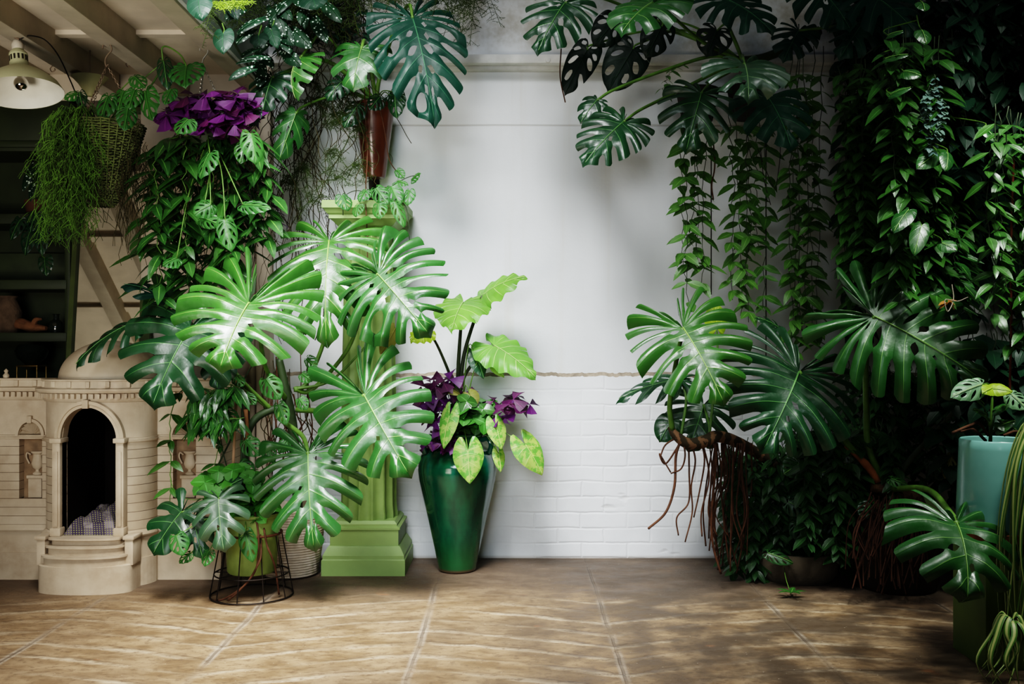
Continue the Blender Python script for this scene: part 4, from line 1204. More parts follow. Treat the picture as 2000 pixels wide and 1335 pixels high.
# ================================================================ CORNER PLANTS AT THE TOP LEFT
def Yc(px, far=4.42):
    # stay in front of the white ceiling edge
    return min(far, 1.14 * F / max(1.0, 1000 - px))
R = random.Random(51)
t = thing('heart_leaf_philodendron', 'dark heart-leaved climber hanging over the white ceiling edge', 'plant', P(420, -10, 4.4))
mb = MB(); mb.tube(cm([P(395, -40, Yc(395)), P(408, 15, Yc(408)), P(440, 55, Yc(440)), P(470, 105, Yc(470)), P(500, 150, Yc(500)), P(545, 200, 4.45)], 9), .005, 7); mb.build('climbing_stem', MSTEMD, t, sharp=0)
mb = MB(); mb.tube(cm([P(380, -40, Yc(380)), P(410, 20, Yc(410)), P(436, 60, Yc(436)), P(432, 75, Yc(432))], 8), .004, 6); mb.build('climbing_stem', MSTEMD, t, sharp=0)
for (px, py, tx_, ty_, w, m) in ((436, 66, 436, 106, 42, 'heart'), (388, 0, 394, 40, 50, 'heart'), (505, 70, 508, 92, 38, 'black'), (452, 8, 464, 40, 26, 'black'), (530, 60, 542, 95, 30, 'heart'), (610, -8, 618, 18, 60, 'heart')):
    yc = Yc(px - 25, 4.3)
    big_leaf(t, (px, py, yc), (tx_, ty_, yc - .04), w, (0, -.9, .4), m, [(px + 2, py - 8, yc + .03), (px - 2 + (8 if px > 480 else 0), py - 20, yc + .06)], (.002, .0025), shape='heart', back=.35, n=5, cut=None, nu=8, nv=5, bend=.3, rip=.08)
t = thing('spotted_begonia', 'dark begonia with white-spotted leaves hanging in the upper left corner', 'plant', P(560, 20, 4.5))
mb = MB()
for pts in ([(600, -30, 4.55), (560, 20, 4.5), (520, 60, 4.5), (500, 100, 4.5), (480, 150, 4.5)], [(590, -30, 4.5), (545, 15, 4.45), (530, 60, 4.45), (545, 110, 4.45)], [(620, -20, 4.5), (605, 20, 4.48), (600, 60, 4.48)]):
    mb.tube(cm([P(p[0], p[1], Yc(p[0], p[2])) for p in pts], 7), .0035, 6)
mb.build('canes', MSTEMD, t, sharp=0)
for (px, py, tx_, ty_, w) in ((510, 38, 462, 68, 22), (538, 20, 560, 75, 26), (545, 45, 575, 90, 26), (535, 55, 530, 92, 24), (565, 0, 540, 30, 22), (515, 112, 468, 118, 12), (488, 136, 446, 158, 16), (506, 122, 520, 150, 20), (520, 108, 534, 134, 18), (592, 20, 588, 50, 14), (600, 28, 596, 58, 12), (580, -5, 612, 20, 20), (515, 150, 505, 170, 18), (492, 118, 460, 126, 10), (560, 80, 568, 105, 20), (548, 12, 572, 40, 20), (470, 20, 440, 40, 20), (525, 70, 500, 110, 24), (560, 100, 590, 130, 22), (575, 60, 610, 95, 26), (490, 60, 462, 88, 20), (620, 40, 640, 85, 22), (500, 95, 470, 112, 18), (640, 10, 668, 45, 22)):
    yc = Yc(min(px, tx_) - 8)
    big_leaf(t, (px, py, yc), (tx_, ty_, yc - .04), w * 1.3, (R.uniform(-.4, .4), -.8, .5), 'begonia', None, shape='ovate', cut=None, n=4, nu=7, nv=5, bend=.5, rip=.05, asym=.25)
# fern sprigs and tangle on the wall
def fern_sprig(mb, a, b, R, n=16, l=.05, sag=.03, th=.001):
    a = V(a); b = V(b); path = cm([a, a.lerp(b, .5) + V((0, 0, sag)), b], n // 2)
    mb.tube(path, th * 1.4, 3, caps=False)
    for i, p in enumerate(path[1:-1]):
        q = i / len(path); ll = l * math.sin(math.pi * (q * .8 + .15))
        for s in (-1, 1):
            e = p + V((R.uniform(-.4, .4) * ll + s * ll * .6, R.uniform(-.3, .3) * ll, R.uniform(-.9, .4) * ll))
            mb.tube([p, e], th, 3, caps=False)
            for k in (.4, .7, .95):
                m = p.lerp(e, k); mb.tube([m, m + V((R.uniform(-.012, .012), R.uniform(-.006, .006), R.uniform(-.012, .012)))], th * .8, 3, caps=False)
t = thing('asparagus_fern', 'feathery asparagus fern hanging along the top of the wall', 'plant', P(690, -20, 4.6))
mb = MB()
for i in range(120):
    px = R.uniform(440, 945); 
    if 700 < px < 860 and R.random() < .5: continue
    y0 = R.uniform(-60, -10); dx = R.uniform(-50, 50); dy = R.uniform(25, 105) if px > 860 or px < 700 else R.uniform(20, 60)
    fern_sprig(mb, P(px, y0, Yc(px - 10, R.uniform(4.45, 4.75))), P(px + dx, y0 + dy + 20, Yc(px + dx - 10, R.uniform(4.4, 4.7))), R, 14, .06)
mb.build('fronds', MFERND, t, sharp=0)
mb = MB()
for k in range(5): fern_sprig(mb, P(408 + k * 5, 6 + k * 3, 3.6), P(500 - k * 7, 3 + k * 2, 3.62), R, 14, .018, .004, .0011)
mb.build('fronds', ML['lime'], t, sharp=0)['label'] = 'yellow-green frond'
mb = MB()
for (x, y) in ((605, 210), (650, 225), (640, 300), (690, 320), (600, 330), (660, 175), (620, 165), (575, 360), (700, 250), (655, 350), (610, 390), (680, 200), (640, 190), (660, 240)):
    for k in range(4): fern_sprig(mb, P(x, y, 4.6), P(x + R.uniform(-45, 45), y + R.uniform(-15, 55), 4.58), R, 12, .04)
mb.build('fronds', MFERND, t, sharp=0)
Rk = random.Random(57)
curtain('small_leaved_climber', 'dark small-leaved climber massed on the wall above the purple leaves', 'plant', 545, 705, -60, 110, (4.6, 4.8), 16, 'heart', .06, .035, .035, Rk, prof='round', down=.4)
t = thing('dry_vine_tangle', 'tangle of thin dry brown vines hanging on the wall left of the conical planter', 'vine', P(620, 120, 4.75))
def tangle(n, x0, x1, ya, yb, la, lb, Y0, Y1, th, wig, name, mat):
    mb = MB()
    for i in range(n):
        px = R.uniform(x0, x1); y = R.uniform(ya, yb); Y = R.uniform(Y0, Y1); ln = R.uniform(la, lb); st = 16
        q = P(px, y, Y); pts = [q.copy()]; vx = 0
        for k in range(st):
            vx = vx * .7 + R.uniform(-wig, wig)
            q = q + V((vx, R.uniform(-.006, .006), -ln / st * Y / F + R.uniform(-.3, .3) * wig)); q.y = min(q.y, 4.86); pts.append(q.copy())
        mb.tube(cm(pts, 2), R.uniform(.6, 1.3) * th, 4, caps=False)
    mb.build(name, mat, t, sharp=0)
tangle(80, 520, 700, -20, 240, 120, 330, 4.5, 4.84, .0016, .022, 'stems', MTWIG)
tangle(16, 560, 640, 180, 420, 160, 330, 4.6, 4.84, .0020, .012, 'stems', MTWIG)
tangle(28, 470, 560, 250, 420, 100, 330, 4.5, 4.84, .0014, .018, 'stems', MTWIG)
mb = MB(); mb.tube(cm([P(620, 60, 4.7), P(640, 25, 4.7), P(675, 12, 4.7), P(710, 35, 4.7), P(720, 60, 4.65)], 8), .004, 6); mb.tube(cm([P(640, 65, 4.7), P(660, 53, 4.7), P(690, 60, 4.7), P(712, 78, 4.65)], 8), .004, 6); mb.build('arched_stem', MTWIG, t, sharp=0)

# ================================================================ MONSTERA OVER THE CONICAL PLANTER
t = thing('planter_monstera', 'monstera growing out of the conical wall planter', 'plant', P(735, 200, 4.72))
rt = (735, 200, 4.74)
big_leaf(t, (706, 95, 4.42), (690, 176, 4.36), 126, (-.05, -.75, .65), 'mid', [(712, 80, 4.5), (722, 120, 4.66), rt], shape='monstera', back=.28, n=5, cut=(.45, .6), gap=.42, holes=.1, rip=.08)
big_leaf(t, (806, 36, 4.42), (849, 242, 4.30), 190, (.10, -.8, .6), 'blue', [(798, 10, 4.5), (770, 60, 4.62), (742, 150, 4.7), rt], shape='monstera', back=.30, n=11, cut=(.34, .52), gap=.40, holes=.8, closed=.25, bend=.7, label='largest leaf, with yellowed tips')
big_leaf(t, (588, 112, 4.42), (581, 196, 4.36), 80, (-.85, -.5, .3), 'bright', [(606, 88, 4.45), (632, 66, 4.5), (680, 120, 4.62), rt], (.006, .005), shape='monstera', back=.3, n=6, cut=(.4, .6), bend=1.2, fold=.8, label='bright folded leaf')
big_leaf(t, (532, 152, 4.42), (514, 222, 4.36), 92, (-.1, -.85, .5), 'dark', [(560, 140, 4.5), (640, 120, 4.6), rt], shape='monstera', back=.3, n=5, cut=(.4, .6))
big_leaf(t, (578, 222, 4.45), (545, 314, 4.40), 66, (.3, -.8, .3), 'mid', [(592, 208, 4.5), (640, 190, 4.58), (690, 185, 4.68), rt], (.006, .005), shape='monstera', back=.2, n=4, cut=(.5, .7), fold=.5)
big_leaf(t, (668, 160, 4.55), (640, 196, 4.52), 50, (0, -.9, .4), 'dark', [(690, 180, 4.6), rt], shape='monstera', back=.3, n=5, cut=(.3, .5))
cheese(t, [(772, 180, 776, 232, 40, 4.6, 'dark'), (700, 205, 672, 250, 46, 4.6, 'dark'), (742, 190, 722, 215, 36, 4.58, 'dark'), (760, 185, 790, 200, 30, 4.62, 'dark')], root=rt)
for pts in ([(712, 175, 4.6), (714, 230, 4.6), (718, 300, 4.58), (714, 380, 4.5), (718, 470, 4.42), (716, 540, 4.4)], [(722, 170, 4.6), (722, 240, 4.6), (716, 320, 4.58)], [(740, 200, 4.6), (752, 260, 4.6), (760, 310, 4.62), (774, 335, 4.66)], [(716, 100, 4.6), (710, 60, 4.65), (712, -20, 4.7)]):
    mb = MB(); mb.tube(cm([P(*p) for p in pts], 8), .0024, 6); mb.build('aerial_root', MROOT, t, sharp=0)

t = thing('swiss_cheese_plant', 'small holey-leaved plant trailing over the top of the column', 'plant', P(730, 388, 4.6))
mb = MB(); pc = P(728, 388, 4.62)
for pts in ([(730, 388, 4.6), (700, 372, 4.55), (672, 385, 4.5), (670, 420, 4.46)], [(735, 388, 4.6), (770, 360, 4.6), (800, 345, 4.6), (815, 343, 4.6)], [(735, 388, 4.6), (775, 390, 4.5), (795, 410, 4.45), (800, 470, 4.44)], [(730, 388, 4.6), (730, 370, 4.55), (760, 365, 4.5)]):
    mb.tube(cm([P(*p) for p in pts], 7), .002, 5)
mb.build('stems', MSTEMD, t, sharp=0)
cheese(t, [(776, 332, 790, 348, 20, 4.55), (804, 352, 822, 338, 20, 4.55), (776, 354, 798, 362, 16, 4.5), (765, 365, 782, 402, 36, 4.46), (668, 382, 680, 412, 34, 4.42), (735, 368, 758, 400, 34, 4.45), (715, 372, 702, 395, 28, 4.46), (772, 395, 790, 445, 26, 4.42), (740, 398, 742, 428, 32, 4.4), (700, 400, 695, 424, 26, 4.42), (800, 372, 796, 402, 26, 4.46)])

# ================================================================ THE BIG MONSTERA AT THE LEFT
MO = thing('large_monstera', 'largest monstera, with huge glossy split leaves in front of the column', 'plant', P(575, 1010, 4.5))
rt = (575, 760, 4.42)
mb = MB(); mb.tube(cm([P(586, 1035, 4.52), P(578, 930, 4.5), P(572, 840, 4.45), P(560, 770, 4.42), P(545, 700, 4.42)], 9), [.020, .024, .022, .016], 10); mb.build('main_stem', MSTEMD, MO, sharp=0)
mb = MB(); mb.tube(cm([P(572, 800, 4.44), P(530, 800, 4.42), P(490, 830, 4.4), P(478, 900, 4.4), P(480, 1000, 4.4)], 8), [.018, .017, .014], 9); mb.build('side_stem', MSTEMD, MO, sharp=0)
mb = MB(); mb.tube(cm([P(478, 800, 4.36), P(480, 850, 4.34), P(474, 880, 4.34)], 6), [.014, .016, .012], 8); mb.build('leaf_sheath', simple('orange_sheath', (.30, .14, .06), .7, .2, var=.4), MO, sharp=0)
big_leaf(MO, (486, 592, 3.72), (430, 720, 3.56), 284, (0, -1, .2), 'bright', [(505, 640, 3.9), (520, 720, 4.2), (560, 780, 4.42)], back=1.05, n=12, cut=(.28, .42), gap=.34, holes=.35, bend=.7, droop=.4, fold=.02, rip=.22, curl=.12, label='front leaf with a pale sheen')
big_leaf(MO, (643, 470, 4.30), (638, 672, 4.12), 236, (0, -1, .2), 'bright', [(645, 520, 4.38), (640, 640, 4.45), (600, 745, 4.45), rt], back=.34, n=11, cut=(.26, .45), gap=.34, holes=.6, bend=.8, rip=.2)
big_leaf(MO, (738, 535, 4.12), (838, 652, 4.00), 240, (0, -1, .2), 'mid', [(715, 580, 4.25), (680, 680, 4.4), (610, 760, 4.45), rt], back=.6, n=12, cut=(.26, .46), gap=.36, holes=.8, closed=.15, bend=.6, droop=.6, rip=.2)
big_leaf(MO, (712, 772, 4.02), (800, 928, 3.86), 232, (0, -1, .2), 'mid', [(680, 780, 4.2), (630, 800, 4.38), (580, 800, 4.44)], (.009, .013), back=.8, n=11, cut=(.24, .42), gap=.36, holes=.4, bend=.7, droop=.4, rip=.24, label='lower right leaf with silvery sheen')
big_leaf(MO, (602, 886, 4.02), (614, 1072, 3.88), 228, (0, -1, .2), 'mid', [(590, 850, 4.2), (545, 815, 4.36), (560, 800, 4.44)], (.009, .012), back=.38, n=11, cut=(.26, .46), gap=.34, holes=.7, closed=.1, bend=.6, rip=.2)
big_leaf(MO, (372, 640, 4.08), (298, 794, 3.93), 245, (0, -1, .2), 'dark', [(400, 650, 4.2), (470, 740, 4.38), (530, 800, 4.42)], back=.6, n=8, cut=(.28, .45), gap=.36, holes=.3, bend=.6, droop=.4, rip=.22)
big_leaf(MO, (268, 628, 4.18), (146, 716, 4.10), 118, (-.25, -.45, .85), 'dark', [(320, 640, 4.25), (430, 720, 4.38), (530, 800, 4.42)], (.006, .01), back=.3, n=8, cut=(.22, .38), gap=.40, holes=.1, bend=.6, droop=.6, rip=.2, label='leaf hanging furthest left in front of the dome')
big_leaf(MO, (345, 600, 4.25), (238, 556, 4.2), 84, (.1, -.5, .85), 'blue', [(390, 650, 4.32), (470, 750, 4.4), (530, 800, 4.42)], (.006, .01), back=.3, n=6, cut=(.25, .4), gap=.36, bend=.9, droop=.6)
big_leaf(MO, (430, 690, 4.2), (425, 760, 4.15), 80, (0, -.9, .4), 'dark', [(470, 740, 4.3), (530, 800, 4.42)], (.005, .008), back=.3, n=5, cut=(.4, .6))
big_leaf(MO, (772, 640, 4.38), (742, 692, 4.34), 34, (.4, -.8, .3), 'yellow', [(740, 650, 4.4), (650, 740, 4.44), rt], (.004, .007), shape='ovate', back=.2, n=4, cut=None, nu=7, nv=5, bend=1.0, label='yellowed shrivelled leaf')
R = random.Random(61)
for i in range(26):
    px = R.uniform(508, 610); y0 = R.uniform(690, 820); y1 = R.uniform(850, 960); Y = R.uniform(4.46, 4.7)
    mb = MB(); q = [P(px + R.uniform(-14, 14) * k / 2, y0 + (y1 - y0) * k / 4, Y) for k in range(5)]
    mb.tube(cm(q, 5), R.uniform(.0018, .0036), 5); mb.build('aerial_root', MROOT if i % 2 else MTWIG, MO, sharp=0)
for pts in ([(508, 1035, 4.06), (510, 1075, 4.02), (505, 1100, 4.0), (480, 1140, 4.0), (440, 1168, 4.02), (415, 1172, 4.05)], [(515, 1030, 4.06), (522, 1065, 4.02), (530, 1085, 4.03), (538, 1110, 4.06), (545, 1160, 4.1)], [(498, 1000, 4.05), (505, 1050, 4.02), (500, 1110, 4.0), (470, 1150, 4.0), (445, 1172, 4.02)]):
    mb = MB(); mb.tube(cm([P(*p) for p in pts], 8), .0042, 7); mb.build('aerial_root', MROOT, MO, sharp=0)

# small monstera and companions in the lime pot
t = thing('small_monstera', 'small grey-green monstera hanging over the lime-green pot', 'plant', P(480, 1000, 4.14))
rt2 = (480, 1000, 4.14)
big_leaf(t, (427, 974, 3.92), (438, 1076, 3.86), 116, (-.05, -.8, .6), 'grey', [(450, 950, 4.0), rt2], (.004, .006), back=.30, n=6, cut=(.28, .45), gap=.36, holes=.1, droop=.4, rip=.2)
big_leaf(t, (354, 1000, 4.0), (300, 1082, 3.95), 112, (-.1, -.85, .5), 'dark', [(400, 985, 4.05), rt2], (.004, .006), back=.5, n=5, cut=(.22, .36), gap=.36, holes=0)
big_leaf(t, (378, 1010, 4.02), (396, 1090, 3.98), 70, (.2, -.9, .3), 'dark', [(420, 990, 4.05), rt2], (.003, .005), back=.3, n=5, cut=(.4, .6))
big_leaf(t, (440, 955, 4.02), (475, 935, 4.02), 40, (0, -.7, .7), 'dark', [(450, 975, 4.05), rt2], (.003, .005), back=.3, n=4, cut=(.4, .6))
cheese(t, [(345, 1045, 358, 1085, 40, 3.92), (480, 1040, 494, 1098, 36, 3.98), (408, 1076, 400, 1106, 30, 3.95), (372, 1080, 350, 1100, 24, 3.98)], root=rt2)
t = oxalis('clover_plant', 'bright green clover-like plant filling the lime-green pot', 450, 945, 4.12, 52, 46, 26, R, 'clover', None, 0, root=(480, 1000, 4.14), squash=.6, droop=.3, prof='round')
t = oxalis('clover_plant', 'fresh green clover-like tuft at the right rim of the lime-green pot', 500, 985, 4.10, 40, 34, 24, R, 'clover', None, 0, root=(490, 1005, 4.14), squash=.75, droop=.3, prof='round')
t['label'] = 'fresh green clover-like tuft at the right rim of the lime-green pot'
# climber on a cane
t = thing('climbing_swiss_cheese_plant', 'thin holey-leaved climber around the bamboo cane', 'plant', P(470, 930, 4.3))
for pts in ([(470, 1000, 4.2), (474, 900, 4.3), (478, 830, 4.32), (470, 760, 4.32), (500, 700, 4.3)], [(470, 1000, 4.2), (440, 900, 4.3), (430, 850, 4.28), (420, 800, 4.25)]):
    mb = MB(); mb.tube(cm([P(*p) for p in pts], 8), .003, 6); mb.build('stem', MSTEMD, t, sharp=0)
cheese(t, [(462, 735, 474, 756, 26, 4.25), (520, 740, 548, 780, 44, 4.2), (440, 800, 462, 842, 40, 4.22), (415, 820, 420, 836, 22, 4.22), (480, 860, 508, 890, 40, 4.2), (468, 905, 490, 940, 44, 4.2), (545, 790, 560, 830, 30, 4.25), (590, 730, 610, 745, 26, 4.25), (585, 778, 600, 800, 26, 4.25), (425, 770, 440, 800, 34, 4.2), (480, 770, 500, 790, 26, 4.25), (560, 860, 545, 885, 26, 4.25), (520, 870, 535, 905, 30, 4.2), (600, 700, 620, 720, 26, 4.25)], Yd=0)
mb = MB(); mb.tube([P(464, 730, 4.32), P(455, 920, 4.28), P(450, 1010, 4.2)], .0062, 8); tag(mb.build('bamboo_cane', simple('cane_tan', (.40, .24, .14), .7, .2, var=.3)), 'straight tan bamboo cane supporting the climber in the lime-green pot', 'cane')
mb = MB(); mb.tube([P(474, 745, 4.33), P(472, 870, 4.32), P(470, 1005, 4.2)], .005, 8); mb.tube([P(455, 850, 4.35), P(415, 930, 4.36), P(400, 960, 4.34)], .004, 6)
tag(mb.build('support_stick', MSTEMD), 'dark leaning support sticks behind the bamboo cane', 'stick')
t = thing('leafy_vine', 'vine with pointed leaves trailing down in front of the miniature house', 'plant', P(380, 760, 4.2))
strand(t, [P(440, 770, 4.2), P(370, 755, 4.18), P(336, 800, 4.15), P(333, 900, 4.15), P(333, 985, 4.15)], 'hoya_dk', .085, .032, .10, R, .0026, MSTEM, down=.4, sway=.004)
strand(t, [P(333, 935, 4.15), P(345, 965, 4.14), P(375, 975, 4.13), P(405, 972, 4.12)], 'hoya_dk', .06, .03, .2, R, .002, MSTEM, down=.4, sway=.003)
for k in range(5):
    strand(t, [P(470, 760, 4.2), P(440 - k * 14, 752 + k * 6, 4.17), P(400 - k * 10 + R.uniform(0, 40), 790 + k * 8, 4.15), P(390 + k * 22, 820 + R.uniform(-8, 14), 4.14)], 'hoya', .105, .032, .05, R, .002, MSTEM, down=.75, face=.2)
strand(t, [P(440, 780, 4.2), P(430, 860, 4.2), P(415, 920, 4.2), P(405, 950, 4.2)], 'hoya_dk', .06, .028, .09, R, .0022, MSTEM, down=.3, sway=.003)

# ================================================================ PLANTS IN THE URN
t = thing('elephant_ear_plant', 'light green elephant-ear plant rising tallest from the green urn', 'plant', P(893, 760, 4.6))
rt3 = (893, 815, 4.6)
kw = dict(shape='arrow', cut=None, n=9, nu=12, nv=7, rip=.10, wav=.085, droop=.3, rib=.007, stalkmat=MTARO)
big_leaf(t, (905, 590, 4.55), (882, 648, 4.35), 118, (-.1, -.6, .8), 'taro', [(900, 640, 4.58), (895, 720, 4.6), rt3], (.006, .011), back=.5, bend=.5, **kw)
big_leaf(t, (942, 578, 4.60), (1030, 540, 4.50), 92, (.1, -.65, .75), 'taro', [(928, 620, 4.62), (905, 700, 4.62), rt3], (.006, .011), back=.45, bend=.6, **kw)
big_leaf(t, (965, 675, 4.50), (1048, 740, 4.40), 100, (.2, -.7, .6), 'taro', [(940, 690, 4.55), (905, 740, 4.58), rt3], (.005, .010), back=.35, bend=.5, **kw)
big_leaf(t, (832, 645, 4.45), (800, 668, 4.42), 60, (0, -.6, .8), 'lime', [(852, 670, 4.48), (878, 730, 4.55), (886, 760, 4.6), rt3], (.005, .010), back=.3, bend=.4, **kw)
mb = MB(); mb.tube(cm([P(893, 840, 4.6), P(893, 800, 4.6), P(892, 770, 4.6), P(890, 745, 4.6)], 6), [.03, .028, .022, .012], 10); mb.build('stem_base', MTARO, t, sharp=0)
t = thing('variegated_elephant_ear', 'yellow-green mottled heart-leaved plant spilling over the urn rim', 'plant', P(893, 850, 4.58))
kw = dict(shape='arrow', cut=None, n=6, nu=10, nv=5, rip=.06, wav=.02, droop=.25, rib=.005)
rt4 = (898, 850, 4.58)
for (px, py, tx_, ty_, w, Y, m, nr_) in ((878, 812, 866, 877, 40, 4.38, 'varieg', (-.3, -.85, .3)), (914, 880, 918, 945, 62, 4.36, 'varieg', (.0, -.9, .4)), (968, 830, 980, 878, 40, 4.4, 'varieg', (.25, -.85, .3)), (1026, 868, 1060, 928, 60, 4.42, 'varieg', (.25, -.85, .4)), (974, 885, 978, 922, 26, 4.44, 'varieg', (.3, -.85, .2)), (930, 695, 945, 740, 38, 4.5, 'dark', (.3, -.8, .2)), (968, 718, 985, 737, 22, 4.52, 'varieg', (.2, -.7, .6)), (918, 770, 932, 792, 36, 4.46, 'yellow', (0, -.7, .7)), (880, 760, 900, 772, 24, 4.46, 'yellow', (0, -.5, .8))):
    big_leaf(t, (px, py, Y), (tx_, ty_, Y - .02), w, nr_, m, [((px + rt4[0]) / 2, min(py, 850) - 14, 4.48), rt4], (.002, .003), back=.45, bend=.3, **kw)
R = random.Random(71)
oxalis('purple_shamrock', 'purple three-leaved plant on the left rim of the green urn', 868, 785, 4.5, 46, 30, 25, R, 'purple', 'plum', .45, root=(890, 850, 4.58), squash=1.1)
oxalis('purple_shamrock', 'purple three-leaved sprigs leaning out at the right of the green urn', 1000, 800, 4.48, 44, 10, 26, R, 'plum', 'purple', .5, root=(915, 850, 4.58), squash=.7)
oxalis('purple_shamrock', 'dark plum leaves at the lower left of the urn rim', 864, 862, 4.5, 28, 20, 22, R, 'plum', 'purple', .35, root=(885, 855, 4.58), squash=.8)
oxalis('clover_plant', 'green clover-like plant in the middle of the urn', 918, 812, 4.5, 44, 60, 24, R, 'clover', 'hoya_dk', .3, root=(900, 850, 4.58), squash=.7, droop=.3, prof='round')

# ================================================================ MONSTERA HANGING AT THE TOP RIGHT
t = thing('hanging_monstera', 'dark monstera spreading from the top right over the white wall', 'plant', P(1470, 130, 4.62))
rt5 = (1450, 120, 4.6)
mb = MB(); mb.tube(cm([P(1600, 60, 4.65), P(1500, 110, 4.62), P(1430, 115, 4.6), P(1380, 85, 4.58)], 8), [.022, .02, .012], 9); mb.build('main_stem', MSTEMD, t, sharp=0)
kw = dict(gap=.34, holes=.3, rip=.2)
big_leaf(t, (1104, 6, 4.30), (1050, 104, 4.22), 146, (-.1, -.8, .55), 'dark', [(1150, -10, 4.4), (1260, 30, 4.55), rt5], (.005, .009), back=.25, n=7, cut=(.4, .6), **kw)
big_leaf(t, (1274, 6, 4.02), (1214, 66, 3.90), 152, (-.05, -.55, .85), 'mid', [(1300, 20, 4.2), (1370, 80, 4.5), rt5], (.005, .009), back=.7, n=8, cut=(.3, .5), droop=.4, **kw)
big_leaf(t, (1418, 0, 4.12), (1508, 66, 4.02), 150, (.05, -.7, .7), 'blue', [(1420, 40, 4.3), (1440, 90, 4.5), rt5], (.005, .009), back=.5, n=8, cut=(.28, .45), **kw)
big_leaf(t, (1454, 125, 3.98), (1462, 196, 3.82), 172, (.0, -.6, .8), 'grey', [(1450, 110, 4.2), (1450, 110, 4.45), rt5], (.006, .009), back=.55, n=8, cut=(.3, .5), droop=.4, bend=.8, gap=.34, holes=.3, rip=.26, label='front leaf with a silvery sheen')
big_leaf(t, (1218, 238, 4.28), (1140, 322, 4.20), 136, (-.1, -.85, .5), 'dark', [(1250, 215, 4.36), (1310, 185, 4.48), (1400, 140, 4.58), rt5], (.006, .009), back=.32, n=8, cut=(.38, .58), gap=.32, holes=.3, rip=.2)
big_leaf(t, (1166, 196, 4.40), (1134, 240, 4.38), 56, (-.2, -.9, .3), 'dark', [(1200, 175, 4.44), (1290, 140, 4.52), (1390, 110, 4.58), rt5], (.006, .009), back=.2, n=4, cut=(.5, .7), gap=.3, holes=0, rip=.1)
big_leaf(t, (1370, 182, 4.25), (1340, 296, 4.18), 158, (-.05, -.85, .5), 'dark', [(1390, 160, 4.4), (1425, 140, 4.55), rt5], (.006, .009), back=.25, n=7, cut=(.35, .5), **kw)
big_leaf(t, (1500, 192, 4.15), (1545, 292, 4.06), 168, (.1, -.8, .6), 'blue', [(1490, 160, 4.4), (1465, 130, 4.55), rt5], (.006, .009), back=.3, n=7, cut=(.3, .45), **kw)
for (px, py, tx_, ty_, w) in ((1147, 98, 1104, 184, 60), (1236, 96, 1188, 178, 84), (1292, 52, 1262, 112, 64), (1200, 42, 1160, 90, 62), (1400, 60, 1380, 110, 70)):
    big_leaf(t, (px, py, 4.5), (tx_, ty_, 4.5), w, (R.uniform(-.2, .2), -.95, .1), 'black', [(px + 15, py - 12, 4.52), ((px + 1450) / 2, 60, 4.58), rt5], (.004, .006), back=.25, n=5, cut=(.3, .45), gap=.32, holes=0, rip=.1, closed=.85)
mb = MB(); mb.tube(cm([P(1096, 95, 4.4), P(1094, 150, 4.4), P(1104, 200, 4.4)], 6), .003, 5); mb.build('aerial_root', MROOT, t, sharp=0)
mb = MB(); mb.tube(cm([P(1390, 250, 4.4), P(1396, 320, 4.42), P(1390, 360, 4.42), P(1393, 390, 4.42)], 6), .0035, 5); mb.build('aerial_root', MROOT, t, sharp=0)
t = thing('shaded_monstera', 'blue-black shaded monstera leaves in the darkest upper right corner', 'plant', P(1720, 30, 4.5))
rt6 = (1740, 40, 4.6)
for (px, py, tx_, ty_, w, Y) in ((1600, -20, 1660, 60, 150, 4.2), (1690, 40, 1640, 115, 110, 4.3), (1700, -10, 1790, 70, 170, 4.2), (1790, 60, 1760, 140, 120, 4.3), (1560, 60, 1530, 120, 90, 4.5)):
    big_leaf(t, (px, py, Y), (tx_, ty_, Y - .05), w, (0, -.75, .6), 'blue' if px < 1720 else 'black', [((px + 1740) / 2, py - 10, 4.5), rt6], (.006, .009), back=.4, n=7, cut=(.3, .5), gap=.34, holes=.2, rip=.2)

# hanging strands and cords on the wall at the right
R = random.Random(81)
def vine_group(label, xs, y0, ends, Y, n):
    t = thing('hanging_vine', label, 'vine', P(sum(xs) / 2, y0, Y), 'leafy vines hanging in front of the white wall')
    for i in range(n):
        px = xs[0] + (xs[1] - xs[0]) * (i + .5) / n; e = R.uniform(*ends); YY = Y + R.uniform(-.08, .08)
        strand(t, [P(px + R.uniform(-10, 10), y0, YY), P(px + R.uniform(-6, 6), (y0 + e) / 2, YY), P(px + R.uniform(-8, 8), e, YY)], 'vine', .088, .034, .070, R, .002, MSTEMD, down=.42, upv=(0, -.75, .7))
vine_group('leafy hanging vine nearest the middle of the white wall', (1325, 1385), 215, (480, 605), 4.45, 5)
vine_group('middle one of the three hanging vines, beside the straight dark cord', (1425, 1495), 210, (480, 650), 4.5, 6)
vine_group('hanging vine between the straight dark cord and the big leafy curtain', (1535, 1605), 90, (590, 710), 4.45, 6)
t = thing('hanging_vine', 'short sparse vine sprig behind the dark monstera near the ledge', 'vine', P(1300, 140, 4.6), 'leafy vines hanging in front of the white wall')
strand(t, [P(1345, 120, 4.6), P(1310, 140, 4.58), P(1298, 170, 4.56), P(1296, 190, 4.56)], 'vine', .05, .018, .04, R, .0016, MSTEMD, down=.5)
for i, (x, y0, y1, Y, lab) in enumerate(((1389, 250, 575, 4.55, 'thin dark cord hanging straight behind the leafy vine nearest the wall middle'), (1496, 280, 700, 4.55, 'long straight dark cord hanging between the second and third leafy vines'))):
    mb = MB(); mb.tube([P(x, y0, Y), P(x, y1, Y)], .0028, 6); tag(mb.build('hanging_cable', MCORD), lab, 'cord')
mb = MB()
for pts in ([(1480, 290, 4.5), (1495, 330, 4.5), (1513, 365, 4.5), (1522, 320, 4.5), (1524, 285, 4.5)], [(1485, 290, 4.48), (1492, 350, 4.48), (1505, 400, 4.48)]): mb.tube(cm([P(*p) for p in pts], 6), .0018, 5)
tag(mb.build('looped_cord', MCORD), 'thin looped cords hanging under the blue-dark monstera leaf', 'cord')
